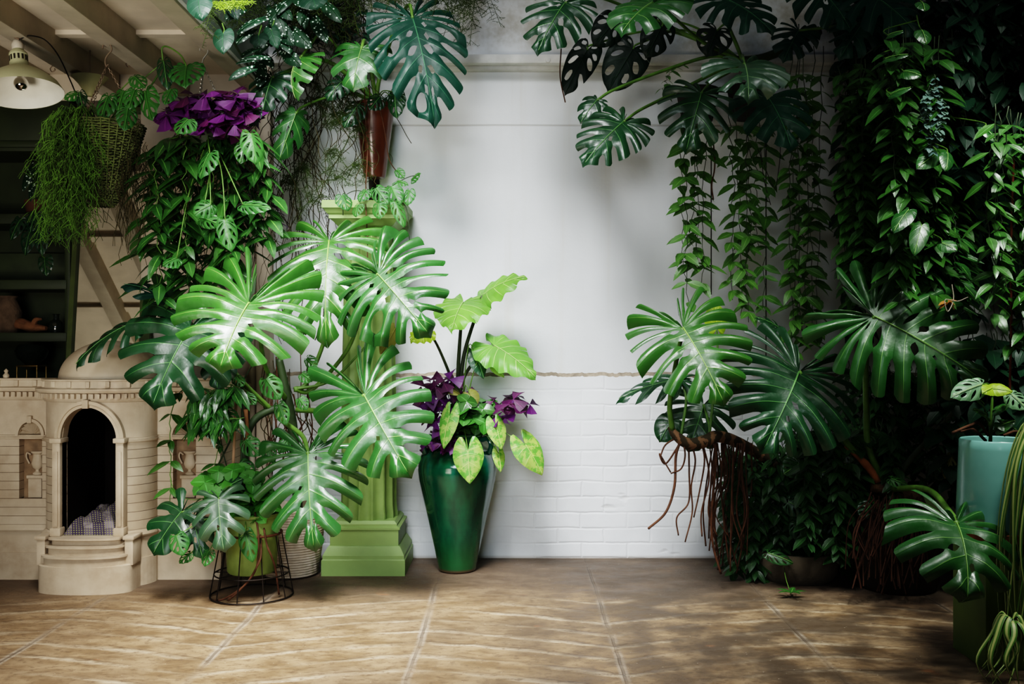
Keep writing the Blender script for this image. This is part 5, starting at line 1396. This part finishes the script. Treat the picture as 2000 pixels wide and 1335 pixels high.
# planters the vines grow from, hidden in the leaves
for k, (px, py, lab) in enumerate(((1362, 200, 'dark wall pot half hidden behind monstera leaves above the first vine'), (1462, 195, 'dark wall pot half hidden behind monstera leaves above the middle vine'))):
    c = P(px, py, 4.7); t = thing('wall_pot', lab, 'pot', c, 'dark wall pots above the hanging vines')
    mb = MB(); mb.lathe([(0, -.09), (.07, -.09), (.10, .05), (.107, .055), (.10, .06), (.09, .03), (0, .03)], 36, c); mb.build('body', MCORD, t)
    mb = MB(); mb.bbox((c.x - .03, c.y + .08, c.z - .06), (c.x + .03, 4.872, c.z + .05), .004); mb.build('bracket', MCORD, t)

# ================================================================ THE LEAFY CURTAIN AT THE RIGHT
R = random.Random(91)
curtain('leafy_curtain_plant', 'dense leafy trailing plant forming the left edge of the green curtain', 'plant', 1645, 1745, 110, 620, (4.1, 4.5), 18, 'hoya_dk', .088, .034, .040, R)
curtain('leafy_curtain_plant', 'glossy leafy trailing plant in the middle of the green curtain', 'plant', 1740, 1890, 60, 620, (3.8, 4.4), 26, 'hoya_dk', .105, .040, .045, R)
curtain('leafy_curtain_plant', 'glossy long-leaved trailer hanging above the large right monstera leaf', 'plant', 1790, 1890, 420, 620, (3.92, 4.15), 9, 'hoya', .11, .036, .05, R)
curtain('leafy_curtain_plant', 'leafy trailer along the far right edge of the photo', 'plant', 1930, 2030, 210, 680, (3.3, 3.7), 8, 'hoya_dk', .085, .030, .055, R)
curtain('broad_leaved_climber', 'broad dark leaves filling the shaded upper right behind the curtain', 'plant', 1640, 2080, -60, 640, (4.45, 4.8), 34, 'heart', .10, .055, .045, R, prof='round', face=.1, down=.6)
curtain('broad_leaved_climber', 'broad dark leaves at the top of the far right edge', 'plant', 1860, 2060, -80, 330, (3.7, 4.2), 12, 'heart', .10, .055, .050, R, prof='round', face=.1, down=.6)
curtain('string_of_coins', 'fine trailing plant with tiny silvery round leaves in the curtain', 'plant', 1808, 1840, 150, 300, (3.7, 3.75), 4, 'silver', .022, .02, .016, R, prof='round')
cu = thing('curtain_philodendron', 'scattered large green leaves in the middle of the leafy curtain', 'plant', P(1790, 250, 4.0))
for (px, py, tx_, ty_, w, Y) in ((1735, 70, 1765, 62, 26, 3.85), (1730, 115, 1775, 108, 24, 3.8), (1740, 185, 1780, 172, 26, 3.75), (1800, 60, 1808, 88, 34, 3.8), (1830, 300, 1790, 330, 40, 3.75), (1775, 410, 1745, 455, 40, 3.75), (1800, 440, 1785, 500, 36, 3.72), (1850, 300, 1846, 335, 30, 3.7), (1920, 250, 1945, 278, 30, 3.6), (1840, 475, 1870, 490, 34, 3.7), (1800, 5, 1805, 22, 30, 3.8), (1765, 140, 1800, 150, 40, 3.8)):
    big_leaf(cu, (px, py, Y), (tx_, ty_, Y - .04), w, (R.uniform(-.4, .4), -.7, .7), 'mid', [(px - 6, py - 12, Y + .1), (1790, py - 30, 4.05)], (.002, .003), shape='ovate', back=.2, n=5, cut=None, nu=7, nv=5, bend=.5, rip=.08)
mb = MB(); mb.tube(cm([P(1980, 300, 3.5), P(1974, 500, 3.5), P(1975, 620, 3.5), P(1972, 770, 3.5)], 8), .0042, 7); tag(mb.build('red_cane', simple('red_brown_cane', (.20, .055, .03), .7, .2)), 'thin red-brown cane hanging upright near the right edge', 'cane')
mb = MB(); c = P(1850, 592, 3.72)
for k in range(5):
    a = k * 1.3; small_leaf(mb, c, V((math.cos(a), -.2, .25 * math.sin(a))), V((0, -.5, 1)), .035, .022, 'round', .5, .8)
tag(mb.build('dried_flower', simple('dried_orange', (.42, .17, .03), .7, .2, var=.3)), 'small shrivelled orange leaf caught in a white wire', 'dried leaf')
mb = MB(); mb.tube(cm([P(1859, 555, 3.7), P(1862, 585, 3.7), P(1851, 608, 3.69), P(1846, 585, 3.69), P(1870, 588, 3.7), P(1890, 580, 3.7)], 6), .0018, 6); tag(mb.build('bent_wire', simple('white_wire', (.55, .48, .38), .5, .3)), 'thin bent white wire holding the shrivelled orange leaf', 'wire')

# ================================================================ THE RIGHT MONSTERA
RM = thing('spreading_monstera', 'big monstera at the right, with a bare stem and long hanging roots', 'plant', P(1735, 960, 4.2))
rt7 = (1735, 955, 4.22)
big_leaf(RM, (1334, 640, 4.02), (1414, 788, 3.86), 232, (0, -1, .2), 'bright', [(1318, 720, 4.08), (1308, 790, 4.12), (1313, 838, 4.15)], (.009, .012), back=.6, n=11, cut=(.22, .4), gap=.36, holes=.5, bend=.7, droop=.4, rip=.24, label='bright leaf nearest the middle of the wall')
big_leaf(RM, (1560, 726, 4.06), (1489, 880, 3.92), 284, (0, -1, .2), 'dark', [(1590, 770, 4.15), (1650, 860, 4.2), rt7], (.010, .016), back=.5, n=12, cut=(.28, .46), gap=.32, holes=.4, bend=.6, rip=.2)
big_leaf(RM, (1708, 618, 3.86), (1925, 748, 3.74), 270, (0, -1, .2), 'mid', [(1692, 680, 4.05), (1692, 800, 4.2), (1698, 880, 4.22), rt7], (.011, .015), back=.5, n=12, cut=(.34, .54), gap=.30, holes=.8, closed=.12, bend=.6, droop=.5, rip=.2)
big_leaf(RM, (1330, 742, 4.34), (1204, 782, 4.32), 96, (-.2, -.45, .85), 'dark', [(1340, 780, 4.3), (1330, 850, 4.2)], (.005, .007), back=.3, n=7, cut=(.2, .35), gap=.44, holes=0, droop=.6)
big_leaf(RM, (1374, 790, 4.40), (1345, 880, 4.36), 140, (0, -.9, .4), 'dark', [(1385, 830, 4.3), (1385, 860, 4.2)], (.005, .007), back=.35, n=7, cut=(.35, .5), gap=.30, holes=.2)
big_leaf(RM, (1312, 822, 4.28), (1288, 862, 4.26), 56, (-.2, -.9, .3), 'dark', [(1316, 840, 4.2), (1330, 850, 4.18)], (.004, .006), back=.25, n=4, cut=None)
big_leaf(RM, (1520, 640, 4.35), (1475, 620, 4.35), 40, (0, -.6, .8), 'dark', [(1540, 700, 4.35), (1650, 860, 4.25), rt7], (.004, .008), back=.3, n=5, cut=(.3, .5))
big_leaf(RM, (1400, 640, 4.40), (1395, 590, 4.42), 46, (0, -.9, .1), 'lime', [(1400, 700, 4.38), (1385, 855, 4.2)], (.004, .006), back=.3, n=4, cut=None, shape='ovate', label='yellow-green young leaf')
big_leaf(RM, (1868, 1022, 3.14), (1888, 1172, 2.98), 275, (0, -1, .2), 'mid', [(1855, 1000, 3.3), (1810, 955, 3.75), rt7], (.009, .013), back=.6, n=8, cut=(.3, .46), gap=.34, holes=.3, bend=.9, droop=.6, rip=.22, label='low front leaf before the green pedestal')
mb = MB(); mb.tube(cm([P(1870, 795, 4.1), P(1830, 840, 4.15), P(1775, 900, 4.2), P(1745, 945, 4.22)], 7), [.009, .014], 8); mb.build('leaf_stalk', MSTEMD, RM, sharp=0)
mb = MB(); mb.tube(cm([P(1308, 832, 4.16), P(1320, 850, 4.15), P(1345, 866, 4.15), P(1375, 862, 4.17), P(1402, 852, 4.22), P(1450, 868, 4.35), P(1560, 930, 4.5), P(1680, 965, 4.45), P(*rt7)], 9), [.012, .022, .026, .026, .024, .024, .024], 12)
tt = NT('banded_stem'); n_ = tt.noise(tt.pos(), 20, 3); sx = tt.sep(tt.pos())[0]
bd = tt.math('FRACT', tt.math('ADD', tt.math('MULTIPLY', sx, 19.0), tt.math('MULTIPLY', n_, 1.6)))
tt.set(tt.mix(tt.mapr(bd, .55, .7), (.040, .030, .016), (.17, .095, .05)), .75, .2); tt.bump(n_, .5, .01)
mb.build('creeping_stem', tt.m, RM, sharp=0)
mb = MB(); mb.tube(cm([P(1650, 870, 4.21), P(1690, 905, 4.2), P(1715, 940, 4.2)], 6), [.006, .017, .014], 9); mb.build('leaf_sheath', simple('dry_orange_sheath', (.34, .12, .04), .8, .2, var=.5), RM, sharp=0)
mb = MB(); mb.tube(cm([P(1700, 950, 4.22), P(1740, 955, 4.2), P(1790, 975, 4.15), P(1830, 990, 4.1)], 6), [.02, .032, .03, .02], 10); mb.build('rootstock', MBARK, RM, sharp=0)
R = random.Random(95)
for i, pts in enumerate(([(1330, 858, 4.15), (1320, 890, 4.12), (1317, 950, 4.1), (1300, 1000, 4.08), (1266, 1032, 4.05)], [(1345, 864, 4.15), (1346, 920, 4.14), (1345, 980, 4.14), (1322, 1010, 4.12), (1325, 1045, 4.12)], [(1350, 864, 4.15), (1358, 900, 4.14), (1350, 950, 4.14), (1352, 1000, 4.14), (1338, 1058, 4.13)],
        [(1370, 862, 4.16), (1376, 900, 4.16), (1366, 960, 4.16), (1355, 1010, 4.15)], [(1372, 862, 4.17), (1385, 930, 4.17), (1370, 1000, 4.17), (1371, 1047, 4.17)], [(1334, 858, 4.15), (1338, 890, 4.12), (1330, 915, 4.11), (1310, 924, 4.1)], [(1325, 852, 4.15), (1300, 868, 4.13), (1290, 890, 4.12)], [(1395, 856, 4.2), (1398, 900, 4.2), (1390, 1000, 4.2), (1392, 1060, 4.2), (1408, 1120, 4.2)],
        [(1330, 862, 4.15), (1300, 905, 4.14), (1288, 885, 4.14), (1310, 922, 4.13)])):
    mb = MB(); mb.tube(cm([P(*p) for p in pts], 8), [.0062, .005] if i in (0, 7) else [.0042, .0032], 7); mb.build('aerial_root', MROOT, RM, sharp=0)
for i in range(30):
    px = R.uniform(1385, 1470); Y = R.uniform(4.2, 4.5); y1 = R.uniform(1040, 1120)
    mb = MB(); mb.tube(cm([P(px, 865, 4.22 + (Y - 4.2) * .4), P(px + R.uniform(-12, 12), 930, Y), P(px + R.uniform(-20, 14), 1000, Y), P(px + R.uniform(-16, 20), y1, Y)], 7), R.uniform(.0022, .0042), 6); mb.build('aerial_root', MROOT, RM, sharp=0)
mb = MB()
for i in range(70):
    px = R.uniform(1700, 1810); a = P(px, R.uniform(960, 1000), R.uniform(4.0, 4.2)); b = P(px + R.uniform(-60, 20), R.uniform(1080, 1160), R.uniform(3.95, 4.15)); b.z = max(b.z, .02)
    m = a.lerp(b, .5) + V((R.uniform(-.06, .02), R.uniform(-.06, .02), R.uniform(-.03, .05)))
    mb.tube(cm([a, m, b], 6), R.uniform(.002, .004), 5, caps=False)
mb.build('root_mass', MROOTD, RM, sharp=0)
mb = MB(); c0 = P(1765, 1100, 4.2)
t = thing('dark_planter', 'dark round planter under the root mass at the lower right', 'planter', (c0.x, 4.26, 0))
mb.lathe([(0, 0), (.15, 0), (.17, .03), (.20, .30), (.205, .33), (.195, .335), (.185, .30), (0, .30)], 44, (c0.x, 4.28, 0)); mb.build('body', MCORD, t)
# low green tangle at the wall foot
R = random.Random(97)
curtain('trailing_ground_plant', 'shaded trailing plant over the wall foot beside the hanging roots', 'plant', 1415, 1560, 860, 1135, (4.35, 4.75), 28, 'ground', .070, .030, .032, R)
curtain('trailing_ground_plant', 'shaded trailing plant between the stone pot and the root mass', 'plant', 1545, 1745, 820, 1120, (4.15, 4.7), 36, 'ground', .075, .034, .032, R)
curtain('trailing_ground_plant', 'shaded trailing plant on the wall under the large right monstera leaf', 'plant', 1650, 1880, 700, 960, (4.4, 4.75), 20, 'ground', .080, .034, .035, R)
curtain('trailing_ground_plant', 'leaf mass on the wall behind the teal pot', 'plant', 1850, 2060, 640, 1000, (4.0, 4.6), 18, 'heart', .11, .06, .045, R, prof='round')
t = thing('swiss_cheese_plant', 'dim holey pale-veined leaves low in the tangle under the right monstera', 'plant', P(1600, 900, 4.3))
cheese(t, [(1640, 880, 1668, 900, 34, 4.25, 'grey'), (1655, 905, 1600, 925, 40, 4.25, 'mid'), (1560, 905, 1530, 925, 46, 4.3, 'mid'), (1655, 940, 1672, 975, 36, 4.25, 'adan'), (1668, 865, 1655, 900, 34, 4.3, 'dark'), (1740, 935, 1775, 950, 26, 4.1, 'adan'), (1820, 900, 1850, 940, 40, 4.2, 'dark'), (1860, 890, 1845, 935, 30, 4.05, 'yellow'), (1640, 1000, 1600, 1040, 44, 4.3, 'dark'), (1540, 980, 1580, 1000, 44, 4.3, 'dark'), (1560, 1020, 1580, 1060, 50, 4.3, 'dark'), (1500, 1080, 1550, 1100, 30, 4.25, 'mid'), (1640, 1070, 1650, 1105, 40, 4.3, 'dark'), (1700, 985, 1680, 1010, 36, 4.15, 'dark')])
c0 = P(1560, 1120, 4.42)
lathe_thing('stone_pot', 'squat grey stone pot half hidden in the low tangle', 'pot', [(0, 0), (.15, 0), (.175, .03), (.19, .10), (.185, .13), (.17, .13), (.165, .08), (0, .08)], (c0.x, 4.45, 0), simple('grey_stone_pot', (.12, .10, .07), .85, .2, var=.4, ns=10, bump=.3))
mb = MB()
for (a, d) in ((0, 30), (1.2, 34), (2.4, 30), (3.6, 30), (5, 26)):
    p = P(1545, 1160, 4.1); p.z = .02
    small_leaf(mb, p, V((math.cos(a), math.sin(a) * .8, .3)), V((0, 0, 1)), .065, .026, 'lance')
t = thing('fallen_sprig', 'small green leaf sprig lying on the floor before the stone pot', 'sprig', P(1545, 1160, 4.1))
t.location.z = .0
mb.build('leaves', ML['hoya'], t, sharp=0)
mb = MB(); mb.tube(cm([P(1545, 1160, 4.1), P(1535, 1130, 4.2), P(1530, 1100, 4.3)], 5), .0018, 5); mb.build('stem', MSTEM, t, sharp=0)

# ================================================================ PLANTS OF THE TEAL POT
t = thing('pale_leaved_sapling', 'young plant with pale leaves and a yellow-green top in the teal pot', 'plant', P(1935, 855, 3.31))
rt8 = (1936, 862, 3.31)
mb = MB(); mb.tube(cm([P(1934, 862, 3.31), P(1935, 830, 3.3), P(1937, 790, 3.3), P(1938, 772, 3.3)], 6), [.0065, .004], 8); mb.build('stem', MSTEM, t, sharp=0)
cheese(t, [(1918, 750, 1856, 776, 48, 3.25, 'pale'), (1975, 770, 2005, 800, 44, 3.25, 'pale')], root=(1937, 775, 3.3))
big_leaf(t, (1940, 758, 3.24), (1978, 765, 3.22), 32, (0, -.8, .6), 'lime', None, shape='heart', back=.3, n=4, cut=None, nu=7, nv=5)
big_leaf(t, (1936, 758, 3.24), (1918, 768, 3.22), 30, (0, -.8, .6), 'lime', None, shape='heart', back=.3, n=4, cut=None, nu=7, nv=5)
for (px, py, tx_, ty_, w) in ((1950, 835, 1985, 822, 34), (1945, 800, 1975, 790, 30), (1925, 810, 1900, 800, 34), (1955, 825, 1990, 845, 36), (1920, 790, 1898, 775, 30)):
    big_leaf(t, (px, py, 3.28), (tx_, ty_, 3.25), w, (0, -.6, .8), 'mid', [(1936, 845, 3.3)], (.002, .003), shape='heart', back=.3, n=4, cut=None, nu=7, nv=5)
mb = MB()
for pts in ([(1860, 845, 3.22), (1895, 830, 3.25), (1912, 826, 3.28), (1930, 850, 3.3)], [(1875, 842, 3.23), (1900, 838, 3.26), (1925, 860, 3.3)], [(1960, 850, 3.25), (1985, 842, 3.24), (2000, 855, 3.24)]): mb.tube(cm([P(*p) for p in pts], 6), .005, 6)
mb.build('dry_root', MROOT, t, sharp=0)

def spider(name, label, root, n, ln, R, dirs, sp=(.14, .3)):
    t = thing(name, label, 'plant', root)
    for part in range(2):
        mb = MB()
        for i in range(n // 2):
            a = R.uniform(*dirs); d = V((math.cos(a), math.sin(a), 0)); l = ln * R.uniform(.55, 1.15); out = l * R.uniform(*sp)
            pts = cm([root, root + d * out * .6 + V((0, 0, l * R.uniform(.06, .16))), root + d * out * 1.2 + V((0, 0, -l * .12)), root + d * out * 1.5 + V((R.uniform(-.03, .03), 0, -l * .5)), root + d * out * 1.45 + V((R.uniform(-.05, .05), R.uniform(-.03, .03), -l * .9))], 5)
            w = .0085 * R.uniform(.8, 1.2); m = len(pts); vs = []; uv = []; fs = []
            sd = V((-d.y, d.x, 0)); 
            for j, p in enumerate(pts):
                q = j / (m - 1); ww = w * (1 - q ** 3) * min(1, .5 + 3 * q)
                tg = (pts[min(j + 1, m - 1)] - pts[max(j - 1, 0)]).normalized(); up = sd.cross(tg)
                vs += [p - sd * ww + up * ww * .4, p, p + sd * ww + up * ww * .4]; uv += [(0, q), (.5, q), (1, q)]
            for j in range(m - 1): k = j * 3; fs += [(k, k + 1, k + 4, k + 3), (k + 1, k + 2, k + 5, k + 4)]
            mb.add(vs, fs, uv)
        mb.build('leaves', MSPIDER, t, sharp=0)
    return t
R = random.Random(99)
spider('spider_plant', 'striped spider plant draping down beside the teal pot at the right edge', P(2040, 868, 3.12), 36, .68, R, (math.pi * .75, math.pi * 1.6), (.05, .17))
sp = spider('spider_plant', 'small spider plant baby hanging low in the dark beside the pedestal', P(1975, 1215, 3.06), 24, .22, R, (math.pi * .8, math.pi * 2.1))
mb = MB(); mb.tube(cm([P(2045, 868, 3.12), P(2030, 1000, 3.12), P(2000, 1120, 3.08), P(1985, 1205, 3.08)], 7), .002, 5); mb.build('runner', MSTEM, sp, sharp=0)

# ================================================================ LIGHT AND CAMERA
W = bpy.data.worlds.new('World'); bpy.context.scene.world = W; W.use_nodes = True
bg = W.node_tree.nodes['Background']; bg.inputs[0].default_value = (.62, .74, .92, 1); bg.inputs[1].default_value = .05

def area(name, loc, target, sx, sy, power, col, spread=180):
    l = bpy.data.lights.new(name, 'AREA'); l.shape = 'RECTANGLE'; l.size = sx; l.size_y = sy; l.energy = power; l.color = col; l.spread = math.radians(spread)
    o = bpy.data.objects.new(name, l); C.objects.link(o); o.location = loc
    o.rotation_euler = (V(target) - V(loc)).to_track_quat('-Z', 'Y').to_euler(); return o
def spot(name, loc, target, angle, power, col, radius, blend=1.0):
    l = bpy.data.lights.new(name, 'SPOT'); l.energy = power; l.color = col; l.spot_size = math.radians(angle); l.spot_blend = blend; l.shadow_soft_size = radius
    o = bpy.data.objects.new(name, l); C.objects.link(o); o.location = loc
    o.rotation_euler = (V(target) - V(loc)).to_track_quat('-Z', 'Y').to_euler(); return o
area('skylight', (-.95, 1.9, 4.1), (-.92, 4.2, .25), 1.7, 1.4, 104, (.975, .985, 1.0), 60)
spot('floor_fill_spot', (-.75, 1.4, 3.7), (-1.3, 3.15, 0), 50, 470, (1.0, .94, .86), .4)  # unseen spot added to brighten the left front floor
area('front_fill', (-1.0, -1.6, 2.2), (-.9, 4.6, 1.05), 2.0, 1.2, 13, (.84, .92, 1.0), 44)  # no window here: unseen lamp added as general fill from the front
area('right_skylight', (1.9, 2.2, 4.2), (1.72, 3.55, 1.0), .8, .6, 12, (.95, 1.0, .93), 38)
area('right_fill', (2.3, 1.0, 2.7), (1.95, 4.2, 1.75), .8, .8, 2.3, (.97, 1.0, .9), 48)
area('ceiling_fill', (-2.0, .6, .5), (-2.0, 3.6, 2.4), 1.4, .8, 27, (1.0, .92, .80), 90)  # unseen lamp added to brighten the ceiling, imitating bounce off the floor

cam = bpy.data.cameras.new('Camera'); cam.lens = 35; cam.sensor_width = 36; cam.clip_end = 60; cam.clip_start = .05
co = bpy.data.objects.new('Camera', cam); C.objects.link(co); co.location = (0, 0, H); co.rotation_euler = (math.pi / 2, 0, 0)
bpy.context.scene.camera = co
vs_ = bpy.context.scene.view_settings
vs_.view_transform = 'Filmic'; vs_.look = 'High Contrast'; vs_.exposure = -0.12
